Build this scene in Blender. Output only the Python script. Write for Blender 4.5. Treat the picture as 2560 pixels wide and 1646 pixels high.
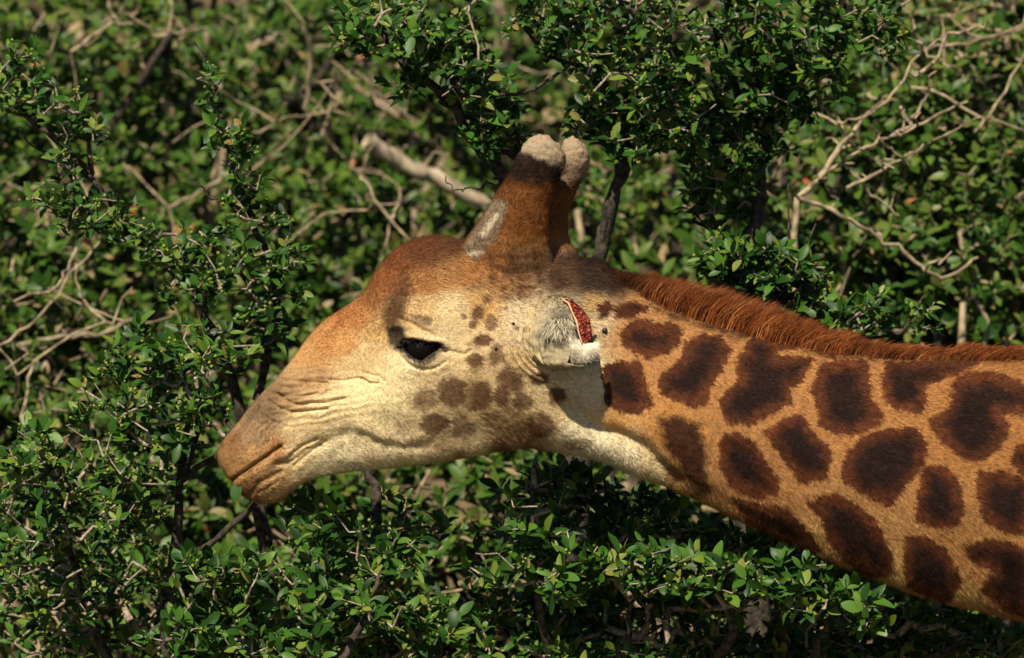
import bpy, math, random
import numpy as np
from mathutils import Vector, Matrix
rng = np.random.default_rng(7)
random.seed(7)
for o in list(bpy.data.objects): bpy.data.objects.remove(o, do_unlink=True)
scene = bpy.context.scene
COL = scene.collection

# ------------------------------------------------------------------ camera, sky, sun
D = 12.0            # metres from the lens to the giraffe's mid-plane
PPM = 1400.0        # photo pixels per metre at that plane
ZC = 3.0            # height of the lens
cd = bpy.data.cameras.new('camera'); cam = bpy.data.objects.new('camera', cd); COL.objects.link(cam)
cam.location = (0, -D, ZC); cam.rotation_euler = (math.radians(90), 0, 0)
cd.sensor_width = 36.0; cd.lens = 36.0 * D / (2560 / PPM)
cd.clip_start = 0.1; cd.clip_end = 1000
cd.dof.use_dof = True; cd.dof.focus_distance = D - 0.10; cd.dof.aperture_fstop = 4.8
scene.camera = cam

SUN_D = Vector((0.20, 0.69, -0.73)).normalized()     # direction the light travels
sl = bpy.data.lights.new('sun', 'SUN'); sun = bpy.data.objects.new('sun', sl); COL.objects.link(sun)
sun.location = (-6, -18, 20)
sun.rotation_euler = SUN_D.to_track_quat('-Z', 'Y').to_euler()
sl.energy = 5.0; sl.angle = math.radians(0.5); sl.color = (1.0, 0.885, 0.73)
wd = bpy.data.worlds.new('World'); scene.world = wd; wd.use_nodes = True
wn = wd.node_tree; bgn = wn.nodes['Background']
sky = wn.nodes.new('ShaderNodeTexSky'); sky.sky_type = 'NISHITA'; sky.sun_disc = False; sky.air_density = 0.7; sky.dust_density = 0.3; sky.altitude = 400
sky.sun_elevation = math.asin(-SUN_D.z)
sky.sun_rotation = math.atan2(-SUN_D.x, -SUN_D.y)
wn.links.new(sky.outputs[0], bgn.inputs[0]); bgn.inputs[1].default_value = 0.05
scene.view_settings.view_transform = 'Standard'; scene.view_settings.look = 'None'
scene.view_settings.exposure = 0.2; scene.view_settings.gamma = 1.0
scene.render.engine = 'CYCLES'; scene.cycles.max_bounces = 5; scene.cycles.diffuse_bounces = 1

# ------------------------------------------------------------------ helpers
def S(y): return PPM * D / (D + y)
def W(px, py, y=0.0):
    s = S(y); return np.array([(px - 1280) / s, y, ZC + (823 - py) / s])
def lin(c):
    c = np.asarray(c, float) / 255.0
    return np.where(c <= 0.04045, c / 12.92, ((c + 0.055) / 1.055) ** 2.4)

def mesh_obj(name, verts, faces, mat, parent=None, smooth=True, col=None, uniform=None):
    """faces: list of int arrays (n,3)/(n,4) or one array"""
    me = bpy.data.meshes.new(name)
    if isinstance(faces, np.ndarray): faces = [faces]
    faces = [f for f in faces if len(f)]
    verts = np.asarray(verts, np.float32)
    nl = sum(f.size for f in faces); npoly = sum(len(f) for f in faces)
    me.vertices.add(len(verts)); me.vertices.foreach_set('co', verts.ravel())
    me.loops.add(nl); me.polygons.add(npoly)
    me.loops.foreach_set('vertex_index', np.concatenate([f.ravel() for f in faces]).astype(np.int32))
    tot = np.concatenate([np.full(len(f), f.shape[1]) for f in faces]).astype(np.int32)
    st = np.concatenate([[0], np.cumsum(tot)[:-1]]).astype(np.int32)
    me.polygons.foreach_set('loop_start', st)
    try: me.polygons.foreach_set('loop_total', tot)
    except Exception: pass
    me.polygons.foreach_set('use_smooth', np.full(npoly, smooth))
    me.update(calc_edges=True)
    if col is not None:
        a = me.color_attributes.new('Col', 'FLOAT_COLOR', 'POINT')
        c4 = np.ones((len(verts), 4), np.float32); c4[:, :3] = col
        a.data.foreach_set('color', c4.ravel())
    if uniform is not None:
        a = me.attributes.new('tint', 'FLOAT', 'POINT')
        a.data.foreach_set('value', np.asarray(uniform, np.float32))
    me.materials.append(mat)
    o = bpy.data.objects.new(name, me); COL.objects.link(o)
    if parent is not None: o.parent = parent
    return o
def tag(o, label=None, cat=None, group=None, kind=None):
    if label: o['label'] = label
    if cat: o['category'] = cat
    if group: o['group'] = group
    if kind: o['kind'] = kind
    return o
def empty(name, loc=(0, 0, 0)):
    o = bpy.data.objects.new(name, None); COL.objects.link(o); o.location = loc; o.empty_display_size = 0.1
    return o
def keep(o, parent):      # parent a mesh that is already in world coordinates
    o.parent = parent; o.matrix_parent_inverse = Matrix.Translation(-Vector(parent.location)); return o

# value noise
def _h(ix, iy, iz):
    n = (ix * 374761393 + iy * 668265263 + iz * 2147483647 * 3 + 1013904223) & 0xffffffff
    n = ((n ^ (n >> 13)) * 1274126177) & 0xffffffff
    n = (n ^ (n >> 16)) & 0xffffffff
    return n / 4294967295.0
def vnoise(x, y, z=None):
    if z is None: z = np.zeros_like(x)
    ix = np.floor(x).astype(np.int64); iy = np.floor(y).astype(np.int64); iz = np.floor(z).astype(np.int64)
    fx, fy, fz = x - ix, y - iy, z - iz
    fx, fy, fz = [f * f * (3 - 2 * f) for f in (fx, fy, fz)]
    r = 0
    for dx in (0, 1):
        for dy in (0, 1):
            for dz in (0, 1):
                w = (fx if dx else 1 - fx) * (fy if dy else 1 - fy) * (fz if dz else 1 - fz)
                r = r + w * _h(ix + dx, iy + dy, iz + dz)
    return r * 2 - 1
def fbm(x, y, z=None, o=3):
    r = 0; a = 1.0; t = 0
    for k in range(o):
        r = r + a * vnoise(x * 2 ** k + 17.3 * k, y * 2 ** k + 5.1 * k, None if z is None else z * 2 ** k); t += a; a *= 0.5
    return r / t
def seg_dist(X, Y, pl):
    d = np.full(X.shape, 1e9)
    for (x0, y0), (x1, y1) in zip(pl[:-1], pl[1:]):
        vx, vy = x1 - x0, y1 - y0; L = vx * vx + vy * vy + 1e-9
        t = np.clip(((X - x0) * vx + (Y - y0) * vy) / L, 0, 1)
        d = np.minimum(d, np.hypot(X - x0 - t * vx, Y - y0 - t * vy))
    return d
def poly_sd(X, Y, pl):    # signed distance to a polygon, negative inside; evaluated near the polygon only
    p = np.asarray(pl, float); out = np.full(X.shape, 1e3)
    m = (X > p[:, 0].min() - 60) & (X < p[:, 0].max() + 60) & (Y > p[:, 1].min() - 60) & (Y < p[:, 1].max() + 60)
    if not m.any(): return out
    x, y = X[m], Y[m]; d = seg_dist(x, y, list(map(tuple, p)) + [tuple(p[0])])
    ins = np.zeros(x.shape, bool); q = np.roll(p, -1, 0)
    for (x0, y0), (x1, y1) in zip(p, q):
        c = ((y0 > y) != (y1 > y))
        if y1 != y0: ins ^= c & (x < (x1 - x0) * (y - y0) / (y1 - y0) + x0)
    out[m] = np.where(ins, -d, d); return out
def sstep(a, b, x): t = np.clip((x - a) / (b - a), 0, 1); return t * t * (3 - 2 * t)
def R1(p): return [(500 + u * .5195, 500 + v * .5195) for u, v in p]
def R2(p): return [(1000 + u * .4545, 300 + v * .4545) for u, v in p]
def R3(p): return [(1400 + u * .5844, 650 + v * .5844) for u, v in p]
def R4(p): return [(1250 + u * .2273, 700 + v * .2273) for u, v in p]
def R5(p): return [(900 + u * .1818, 720 + v * .1818) for u, v in p]
def R6(p): return [(520 + u * .2597, 900 + v * .2597) for u, v in p]

# ------------------------------------------------------------------ materials
def nt(name):
    m = bpy.data.materials.new(name); m.use_nodes = True
    return m, m.node_tree, m.node_tree.nodes['Principled BSDF']
def mat_coat(name='coat', rough=0.8, bump=0.25):
    m, t, b = nt(name); a = t.nodes.new('ShaderNodeAttribute'); a.attribute_name = 'Col'
    t.links.new(a.outputs['Color'], b.inputs['Base Color']); b.inputs['Roughness'].default_value = rough
    b.inputs['Specular IOR Level'].default_value = 0.25
    if bump:
        n = t.nodes.new('ShaderNodeTexNoise'); n.inputs['Scale'].default_value = 420; n.inputs['Detail'].default_value = 3
        bp = t.nodes.new('ShaderNodeBump'); bp.inputs['Strength'].default_value = bump; bp.inputs['Distance'].default_value = 0.002
        tc = t.nodes.new('ShaderNodeTexCoord'); t.links.new(tc.outputs['Object'], n.inputs['Vector'])
        t.links.new(n.outputs['Fac'], bp.inputs['Height']); t.links.new(bp.outputs[0], b.inputs['Normal'])
    return m
def mat_leaf(name, ramp, rough=0.46, trans=0.12, spec=0.3):
    m, t, b = nt(name); L = t.links
    a = t.nodes.new('ShaderNodeAttribute'); a.attribute_name = 'tint'
    oi = t.nodes.new('ShaderNodeObjectInfo')
    ad = t.nodes.new('ShaderNodeMath'); ad.operation = 'ADD'; L.new(a.outputs['Fac'], ad.inputs[0]); L.new(oi.outputs['Random'], ad.inputs[1])
    fr = t.nodes.new('ShaderNodeMath'); fr.operation = 'FRACT'; L.new(ad.outputs[0], fr.inputs[0])
    cr = t.nodes.new('ShaderNodeValToRGB'); e = cr.color_ramp.elements
    while len(e) < len(ramp): e.new(0.5)
    for k, (p, c) in enumerate(ramp): e[k].position = p; e[k].color = (*c, 1)
    L.new(fr.outputs[0], cr.inputs[0])
    nz = t.nodes.new('ShaderNodeTexNoise'); nz.inputs['Scale'].default_value = 55; nz.inputs['Detail'].default_value = 3
    tc = t.nodes.new('ShaderNodeTexCoord'); L.new(tc.outputs['Object'], nz.inputs['Vector'])
    hv = t.nodes.new('ShaderNodeHueSaturation'); mr = t.nodes.new('ShaderNodeMapRange')
    mr.inputs['To Min'].default_value = 0.75; mr.inputs['To Max'].default_value = 1.25
    L.new(nz.outputs['Fac'], mr.inputs['Value']); L.new(mr.outputs[0], hv.inputs['Value']); L.new(cr.outputs[0], hv.inputs['Color'])
    L.new(hv.outputs[0], b.inputs['Base Color']); b.inputs['Roughness'].default_value = rough
    b.inputs['Specular IOR Level'].default_value = spec
    tr = t.nodes.new('ShaderNodeBsdfTranslucent'); L.new(hv.outputs[0], tr.inputs[0])
    mx = t.nodes.new('ShaderNodeMixShader'); mx.inputs[0].default_value = trans
    L.new(b.outputs[0], mx.inputs[1]); L.new(tr.outputs[0], mx.inputs[2])
    L.new(mx.outputs[0], t.nodes['Material Output'].inputs['Surface'])
    return m
def mat_bark(name, c0, c1, scale=60, rough=0.85):
    m, t, b = nt(name); L = t.links
    tc = t.nodes.new('ShaderNodeTexCoord')
    n = t.nodes.new('ShaderNodeTexNoise'); n.inputs['Scale'].default_value = scale; n.inputs['Detail'].default_value = 6
    L.new(tc.outputs['Object'], n.inputs['Vector'])
    cr = t.nodes.new('ShaderNodeValToRGB'); cr.color_ramp.elements[0].position = 0.35; cr.color_ramp.elements[1].position = 0.65
    cr.color_ramp.elements[0].color = (*c0, 1); cr.color_ramp.elements[1].color = (*c1, 1)
    L.new(n.outputs['Fac'], cr.inputs[0]); L.new(cr.outputs[0], b.inputs['Base Color'])
    bp = t.nodes.new('ShaderNodeBump'); bp.inputs['Strength'].default_value = 0.6; bp.inputs['Distance'].default_value = 0.004
    L.new(n.outputs['Fac'], bp.inputs['Height']); L.new(bp.outputs[0], b.inputs['Normal'])
    b.inputs['Roughness'].default_value = rough; b.inputs['Specular IOR Level'].default_value = 0.2
    return m
def mat_plain(name, c, rough=0.5, spec=0.5):
    m, t, b = nt(name); b.inputs['Base Color'].default_value = (*c, 1)
    b.inputs['Roughness'].default_value = rough; b.inputs['Specular IOR Level'].default_value = spec
    n = t.nodes.new('ShaderNodeTexNoise'); n.inputs['Scale'].default_value = 200
    bp = t.nodes.new('ShaderNodeBump'); bp.inputs['Strength'].default_value = 0.05; bp.inputs['Distance'].default_value = 0.001
    t.links.new(n.outputs['Fac'], bp.inputs['Height']); t.links.new(bp.outputs[0], b.inputs['Normal'])
    return m
M_COAT = mat_coat()
M_LEAF = mat_leaf('leaf_green', [(0.0, (.010, .036, .004)), (0.30, (.022, .076, .007)), (0.6, (.042, .125, .012)),
                                 (0.80, (.088, .190, .019)), (0.94, (.15, .22, .026)), (0.99, (.20, .21, .04)), (1.0, (.24, .15, .05))])
M_LEAF_FAR = mat_leaf('leaf_far', [(0.0, (.018, .055, .006)), (0.35, (.046, .115, .012)), (0.66, (.092, .170, .021)),
                                   (0.88, (.13, .18, .03)), (0.955, (.20, .18, .06)), (0.982, (.36, .27, .14)), (0.996, (.36, .25, .12)), (0.999, (.36, .10, .04))], rough=0.45)
M_BARK = mat_bark('bark', (.018, .015, .012), (.10, .082, .06), 90)
M_TWIG = mat_bark('twig_bark', (.18, .14, .10), (.48, .40, .30), 120)
M_GREY = mat_bark('dead_wood', (.17, .135, .085), (.50, .40, .25), 50)
M_BERRY = mat_plain('berry_skin', (.22, .26, .03), 0.4)

# ------------------------------------------------------------------ ground: flat under the giraffe, a bank behind it
def gz(x, y):
    t = np.clip((y - 0.9) / 1.5, 0, 1); h = 2.2 * t * t * (3 - 2 * t) + 0.5 * np.clip(y - 2.0, 0, 16)
    return h + 0.08 * fbm(x * 0.8, y * 0.8) * np.clip(y, 0.2, 2)
def make_ground():
    ys = np.concatenate([np.linspace(-150, -14, 12), np.linspace(-13, 16, 120), np.linspace(18, 300, 20)])
    xs = np.concatenate([np.linspace(-200, -10, 12), np.linspace(-9, 9, 90), np.linspace(10, 200, 12)])
    X, Y = np.meshgrid(xs, ys); Z = gz(X, Y)
    n, m = X.shape; i = np.arange(n * m).reshape(n, m)
    f = np.stack([i[:-1, :-1], i[:-1, 1:], i[1:, 1:], i[1:, :-1]], -1).reshape(-1, 4)
    M = mat_bark('dry_soil', (.05, .042, .022), (.17, .13, .07), 9, 0.95)
    o = mesh_obj('ground', np.stack([X, Y, Z], -1).reshape(-1, 3), f, M); o['kind'] = 'structure'
make_ground()

# ================================================================== THE GIRAFFE
# profile stations (photo pixels at the mid-plane): top, bottom, half width, upper and lower section exponents
ST = [
 (556,1168, 572,1192, 14), (545,1142, 590,1222, 33), (551,1119, 612,1240, 45), (572,1090, 640,1254, 53), (598,1058, 672,1259, 58),
 (628,1015, 700,1250, 60), (658,980, 730,1228, 60), (692,946, 768,1202, 62), (734,894, 815,1188, 67), (772,842, 868,1180, 75),
 (814,800, 945,1173, 86), (866,766, 1020,1165, 99), (906,734, 1090,1156, 110), (935,688, 1150,1147, 120), (980,632, 1200,1138, 128),
 (1040,598, 1245,1129, 132), (1110,592, 1288,1122, 132), (1190,618, 1325,1120, 130), (1280,642, 1362,1125, 126),
 (1370,646, 1405,1133, 121), (1445,647, 1452,1139, 116), (1505,652, 1500,1152, 112), (1560,700, 1545,1169, 110), (1640,748, 1592,1192, 110),
 (1740,786, 1662,1215, 113), (1850,820, 1752,1256, 118), (1960,850, 1850,1303, 124), (2080,872, 1962,1354, 131), (2200,884, 2082,1409, 139),
 (2330,890, 2204,1456, 147), (2460,892, 2334,1499, 155), (2600,894, 2474,1533, 164)]
ST_OUT = [(2780,892, 2660,1580, 178), (3050,884, 2960,1660, 200), (3500,868, 3480,1850, 260), (4000,850, 4050,2220, 400), (4600,870, 4650,2440, 520),
 (5200,950, 5250,2460, 540), (5700,1080, 5750,2330, 500), (6050,1260, 6060,2120, 400), (6220,1500, 6200,1850, 200), (6260,1640, 6250,1700, 20)]
def cspline(P, n_per):      # centripetal-ish Catmull-Rom through rows of P
    P = np.asarray(P, float); d = np.hypot(np.diff(P[:, 0]), np.diff(P[:, 1])) + np.hypot(np.diff(P[:, 2]), np.diff(P[:, 3]))
    t = np.concatenate([[0], np.cumsum(np.sqrt(d))])
    m = np.zeros_like(P); m[1:-1] = (P[2:] - P[:-2]) / (t[2:] - t[:-2])[:, None]
    m[0] = (P[1] - P[0]) / (t[1] - t[0]); m[-1] = (P[-1] - P[-2]) / (t[-1] - t[-2])
    out = []
    for i in range(len(P) - 1):
        n = n_per(i, d[i]); u = np.linspace(0, 1, n, endpoint=False)[:, None]; h = t[i + 1] - t[i]
        out.append((2*u**3-3*u**2+1)*P[i] + (u**3-2*u**2+u)*h*m[i] + (-2*u**3+3*u**2)*P[i+1] + (u**3-u**2)*h*m[i+1])
    out.append(P[-1:]); return np.concatenate(out)
NH = len(ST)
STN = cspline(ST + ST_OUT, lambda i, d: int(max(2, d / 5.6)) if i < NH - 1 else 14)
th_near = np.linspace(0, math.pi, 300); th_far = np.linspace(math.pi, 2 * math.pi, 90)[1:-1]
TH = np.concatenate([th_near, th_far])          # near side first (y negative)
def ring_points():
    n = len(STN); c = np.cos(TH)[None, :]; s = np.sin(TH)[None, :]
    tx, ty, bx, by, w = [STN[:, k][:, None] for k in range(5)]
    head = sstep(1560, 1250, tx)                 # 1 on the head, 0 on the neck
    # fuller side wall than an ellipse on the head
    ex = 1 - 0.12 * head
    sy = np.sign(s) * np.abs(s) ** (0.9)
    # the jaw narrows below, the brow is broad
    prof = 1 - head * 0.30 * np.clip(-c, 0, 1) ** 1.5 - head * 0.10 * np.clip(c, 0, 1) ** 2
    mx, my = (tx + bx) / 2, (ty + by) / 2
    X = mx + (tx - bx) / 2 * c; Y = my + (ty - by) / 2 * c
    dep = w * sy * prof
    return X, Y, dep                             # dep in photo px, positive = near side
PXm, PYm, DEP = ring_points()
V = np.stack([(PXm - 1280) / PPM, -DEP / PPM, ZC + (823 - PYm) / PPM], -1)
def normals(V):
    du = np.gradient(V, axis=0); dv = np.roll(V, -1, 1) - np.roll(V, 1, 1)
    n = np.cross(dv, du); l = np.linalg.norm(n, axis=-1, keepdims=True); return n / np.maximum(l, 1e-12)
N = normals(V)
if N[200, 150, 1] > 0: N = -N
def to_px(P):      # side-view coordinates on the animal, the same for both flanks
    s = PPM * D / (D - np.abs(P[..., 1])); return 1280 + P[..., 0] * s, 823 - (P[..., 2] - ZC) * s

EYE = R5([(575,765),(600,745),(650,728),(750,726),(850,752),(950,772),(1080,775),(1112,795),(1060,850),(980,915),(900,958),(850,1005),(780,985),(720,950),(650,895),(600,830)])
TEAR = R5([(400,580),(470,545),(560,560),(600,690),(610,830),(560,850),(500,830),(420,740)])
def sculpt(X, Y):
    d = np.zeros_like(X)
    def bump(cx, cy, rx, ry, a, rot=0.0):
        ca, sa = math.cos(rot), math.sin(rot); dx, dy = X - cx, Y - cy
        u = (dx * ca + dy * sa) / rx; v = (-dx * sa + dy * ca) / ry
        return a * np.exp(-(u * u + v * v))
    def line(pl, w, a): return a * np.exp(-(seg_dist(X, Y, pl) / w) ** 2)
    mm = 0.001
    d += bump(1068, 800, 88, 62, 20 * mm, 0.25)              # orbit
    d += bump(1058, 905, 75, 34, 7 * mm, -0.1)               # lower lid bag
    d += bump(1180, 965, 130, 95, 10 * mm)                   # masseter
    d += bump(1290, 1010, 60, 70, 5 * mm)
    d += bump(1080, 650, 110, 50, 8 * mm, -0.4)              # brow under the forehead knob
    d -= line([(1000, 690), (978, 760), (970, 830)], 26, 7 * mm)
    d -= bump(900, 930, 120, 60, 7 * mm, -0.5)               # hollow of the face
    d -= bump(1180, 830, 60, 50, 5 * mm)                     # temple pit
    d += line([(700, 1010), (850, 1030), (980, 1010)], 45, 4 * mm)   # facial crest
    d += bump(600, 1120, 46, 60, 7 * mm, 0.4)                # upper lip
    d += bump(650, 1205, 60, 32, 7 * mm, -0.5)               # lower lip and chin
    d -= line([(566, 1212), (592, 1192), (625, 1170), (656, 1149), (692, 1124), (700, 1118)], 5.5, 11 * mm)     # mouth
    d += line([(600, 1203), (640, 1178), (690, 1146), (720, 1132)], 12, 3 * mm)
    d -= line([(690, 1160), (722, 1158), (760, 1127), (810, 1108)], 9, 6 * mm); d -= line([(800, 1110), (850, 1090), (880, 1080)], 15, 3.4 * mm)       # lip fold
    d -= line([(724, 1140), (752, 1117), (790, 1100)], 5, 4 * mm)
    d -= line([(735, 1167), (765, 1140), (800, 1118)], 5, 4 * mm)
    d += line([(728, 1150), (762, 1122), (800, 1106)], 5, 2.5 * mm)
    d -= line([(625, 1228), (650, 1203), (700, 1180)], 8, 5 * mm)
    d -= line([(645, 1228), (668, 1216), (688, 1205)], 4.5, 3.5 * mm)
    d -= line([(578, 1112), (600, 1085), (622, 1050), (642, 1018)], 6, 8 * mm)      # nostril slit
    d += line([(566, 1105), (588, 1075), (610, 1042), (630, 1015)], 9, 5 * mm)
    # jaw line
    d -= line([(905, 1086), (925, 1098), (960, 1112), (1000, 1118), (1045, 1115)], 9, 4.2 * mm) * (0.75 + 0.35 * fbm(X / 25, Y / 25)); d -= line([(1040, 1116), (1090, 1104), (1130, 1092)], 14, 2.5 * mm)
    d += line([(900, 1062), (960, 1090), (1010, 1096), (1060, 1088)], 18, 4 * mm)
    d += line([(820, 1150), (950, 1140), (1080, 1135), (1200, 1118)], 22, 3 * mm)
    # muzzle wrinkles
    for pl, w, a in [
        (R6([(540,320),(680,330),(800,420),(900,430),(1000,410),(1150,410),(1220,385),(1320,370)]), 3.6, 3.6),
        (R6([(580,390),(700,470),(800,500),(900,495),(1030,480),(1150,470)]), 3.4, 3.2),
        (R6([(680,250),(780,270),(900,265)]), 3.6, 2.8), (R6([(560,300),(650,310),(720,350),(900,350),(1050,320)]), 3.4, 2.4),
        (R6([(1150,190),(1300,195),(1430,170),(1490,190),(1540,220),(1640,230)]), 3, 2.6), (R6([(700,190),(900,210),(1150,220)]), 3.2, 1.8),
        (R6([(500,520),(620,590),(760,640)]), 3, 1.6), (R6([(480,600),(560,670),(590,800)]), 3, 1.6), (R6([(600,680),(590,780),(620,860)]), 3, 1.6),
        (R6([(640,690),(630,780),(640,850)]), 3, 1.6), (R6([(520,700),(540,800),(570,860)]), 3, 1.4),
        (R5([(30,1160),(150,1195),(240,1205),(350,1290)]), 2.6, 1.6), (R5([(0,1235),(60,1270),(140,1325)]), 2.6, 1.8),
        (R5([(1130,860),(1250,870),(1440,910),(1520,860)]), 4, 2.6), (R5([(270,1380),(360,1500)]), 2.6, 1.2)]:
        d -= line(pl, w, 1.5 * a * mm)
    wr = np.exp(-(((X - 760) / 130) ** 2 + ((Y - 1000) / 60) ** 2))
    d += wr * 1.2 * mm * np.sin((Y + 0.15 * X + 14 * fbm(X / 60, Y / 40)) / 2.9)
    lw = np.exp(-(((X - 640) / 70) ** 2 + ((Y - 1060) / 60) ** 2))
    d += lw * 0.9 * mm * np.sin((X * 0.8 + Y * 0.5 + 10 * fbm(X / 30, Y / 30)) / 2.6)
    # eye: lids and opening
    sd = poly_sd(X, Y, EYE)
    d -= 26 * mm * sstep(3, -5, sd)
    d += 8 * mm * np.exp(-((sd - 8) / 8) ** 2) * (Y < 868)
    d += 2.5 * mm * np.exp(-((sd - 7) / 6) ** 2) * (Y >= 872)
    d -= 5 * mm * sstep(8, -10, poly_sd(X, Y, TEAR))
    d -= line(R5([(600,960),(640,1020),(720,1070),(850,1118),(980,1110),(1100,1062),(1180,1000)]), 4, 3.5 * mm)
    d -= line(R5([(580,430),(640,470),(700,480),(800,540),(880,590),(960,620),(1060,700)]), 5, 4.5 * mm)
    d -= line(R5([(840,420),(900,440),(1000,480)]), 5, 2.5 * mm)
    d += line(R5([(620,650),(720,620),(850,650),(1000,690),(1120,760)]), 6, 2.5 * mm)
    d += line(R5([(640,560),(760,560),(880,630)]), 8, 2 * mm)
    # ear root folds
    for k in range(5):
        r = 60 + 13 * k
        pl = [(1392 + r * 1.05 * math.cos(a), 842 + r * math.sin(a)) for a in np.linspace(math.radians(75), math.radians(190), 14)]
        d += line(pl, 4.2, (6.0 - 0.5 * k) * mm)
    d += bump(1335, 830, 62, 84, 16 * mm)
    # parotid and throat
    d -= line([(1435, 1012), (1458, 1047), (1505, 1078), (1552, 1085), (1600, 1108), (1640, 1150), (1690, 1200)], 17, 12 * mm)
    d += line([(1360, 1060), (1440, 1095), (1530, 1132), (1600, 1165)], 32, 9 * mm)
    d += line([(1455, 930), (1500, 1010), (1580, 1050), (1700, 1110)], 50, 6 * mm)
    d -= line([(1330, 1090), (1300, 1030), (1310, 960)], 25, 5 * mm)
    d -= line([(1640, 1160), (1760, 1225), (1900, 1300), (2050, 1370)], 16, 4 * mm)
    d += line([(1700, 1000), (1900, 1080), (2200, 1200), (2600, 1330)], 80, 6 * mm)
    d -= line([(1640, 780), (1850, 850), (2100, 905), (2560, 925)], 18, 4 * mm)
    d += 2.2 * mm * fbm(X / 55, Y / 55) + 0.8 * mm * fbm(X / 14, Y / 14)
    # clumpy coat on the crown and forehead
    cl = np.exp(-(((X - 1330) / 170) ** 2 + ((Y - 690) / 60) ** 2)) + np.exp(-(((X - 1030) / 90) ** 2 + ((Y - 640) / 50) ** 2)) * .6
    d += cl * 3.0 * mm * fbm(X / 11, Y / 11)
    return d
PXs, PYs = to_px(V)
side = np.clip(np.abs(np.sin(TH))[None, :] * 1.3, 0, 1)
front = (STN[:, 0] < 2700)[:, None]
V = V + N * (sculpt(PXs, PYs) * np.sqrt(side) * front)[..., None]
# the forehead knob and the poll tuft sit on the midline: already in the profile
N = normals(V)
if N[200, 150, 1] > 0: N = -N

# ---- coat colours: control points (x, y, radius, sRGB)
CPTS = [
 (560,1150,45,(150,108,56)), (600,1180,40,(180,134,74)), (575,1110,30,(146,102,58)), (620,1230,35,(170,118,66)), (680,1230,40,(205,160,98)),
 (640,1080,45,(156,124,84)), (660,1030,45,(126,100,68)), (690,985,28,(134,104,68)), (640,1130,30,(186,140,78)), (690,1120,30,(185,130,70)), (720,1000,46,(160,126,82)), (760,1060,50,(232,200,138)), (740,1130,40,(236,204,142)),
 (780,950,45,(190,150,98)), (830,1030,60,(242,212,150)), (850,1130,60,(250,228,170)), (780,900,40,(204,150,82)), (815,850,40,(198,136,66)), (860,860,40,(212,152,80)),
 (850,800,30,(186,118,54)), (890,790,35,(190,126,60)), (900,900,50,(228,194,130)), (920,1000,70,(250,222,158)), (960,1130,60,(246,220,160)), (940,830,30,(214,170,98)),
 (920,740,28,(158,100,48)), (950,700,32,(154,90,40)), (985,650,36,(134,76,32)), (1060,620,45,(116,66,30)), (1120,610,30,(106,66,34)), (1010,720,28,(128,82,40)), (985,780,22,(118,88,52)),
 (1060,710,36,(182,120,58)), (1120,690,36,(196,138,72)), (1060,770,40,(216,176,112)), (1130,780,50,(236,206,146)), (1110,850,40,(232,204,148)), (1010,930,40,(250,224,164)), (1100,930,50,(232,202,142)),
 (1180,850,40,(228,196,136)), (1200,760,40,(220,170,96)), (1170,680,36,(190,126,58)), (1250,700,30,(180,124,62)), (1240,660,26,(168,108,48)), (1330,660,30,(128,90,52)), (1300,720,26,(150,108,62)),
 (1400,690,34,(96,66,40)), (1480,690,44,(58,40,26)), (1530,700,30,(62,42,26)), (1470,650,28,(44,30,20)), (1510,660,24,(40,28,18)), (1300,780,34,(232,206,154)), (1340,850,60,(230,206,158)), (1300,900,40,(222,186,120)),
 (1400,800,50,(214,190,144)), (1500,790,34,(232,202,146)), (1480,760,26,(214,168,98)), (1200,1000,70,(218,184,124)), (1160,1100,60,(230,200,142)), (1290,1090,50,(184,144,90)), (1250,1118,30,(140,104,62)), (1310,1110,26,(120,86,50)), (1150,1138,22,(176,138,86)), (1260,950,45,(224,192,134)),
 (1380,940,45,(236,212,158)), (1470,960,55,(236,216,170)), (1380,1020,50,(232,200,140)), (1450,1080,50,(240,222,172)), (1560,1150,46,(240,222,174)), (1500,1110,40,(240,224,178)), (1620,1170,40,(232,206,150)),
 (1540,1040,40,(214,158,86)), (1560,960,50,(210,152,78)), (1600,820,60,(196,142,84)), (1700,900,90,(190,134,76)), (1680,1080,60,(208,146,76)), (1720,1200,50,(206,154,88)),
 (1900,950,120,(186,130,72)), (1900,1200,110,(184,130,74)), (2150,1000,130,(182,126,68)), (2150,1300,110,(184,134,78)), (2450,1000,140,(178,120,62)), (2450,1350,130,(180,128,70)),
 (2200,1420,60,(212,164,96)), (2000,1345,50,(208,160,92)), (2400,1500,50,(212,168,100)), (2700,1200,200,(178,120,62))]
CP = np.array([(a, b, r) for a, b, r, c in CPTS]); CC = np.array([lin(c) for *_, c in CPTS])
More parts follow.
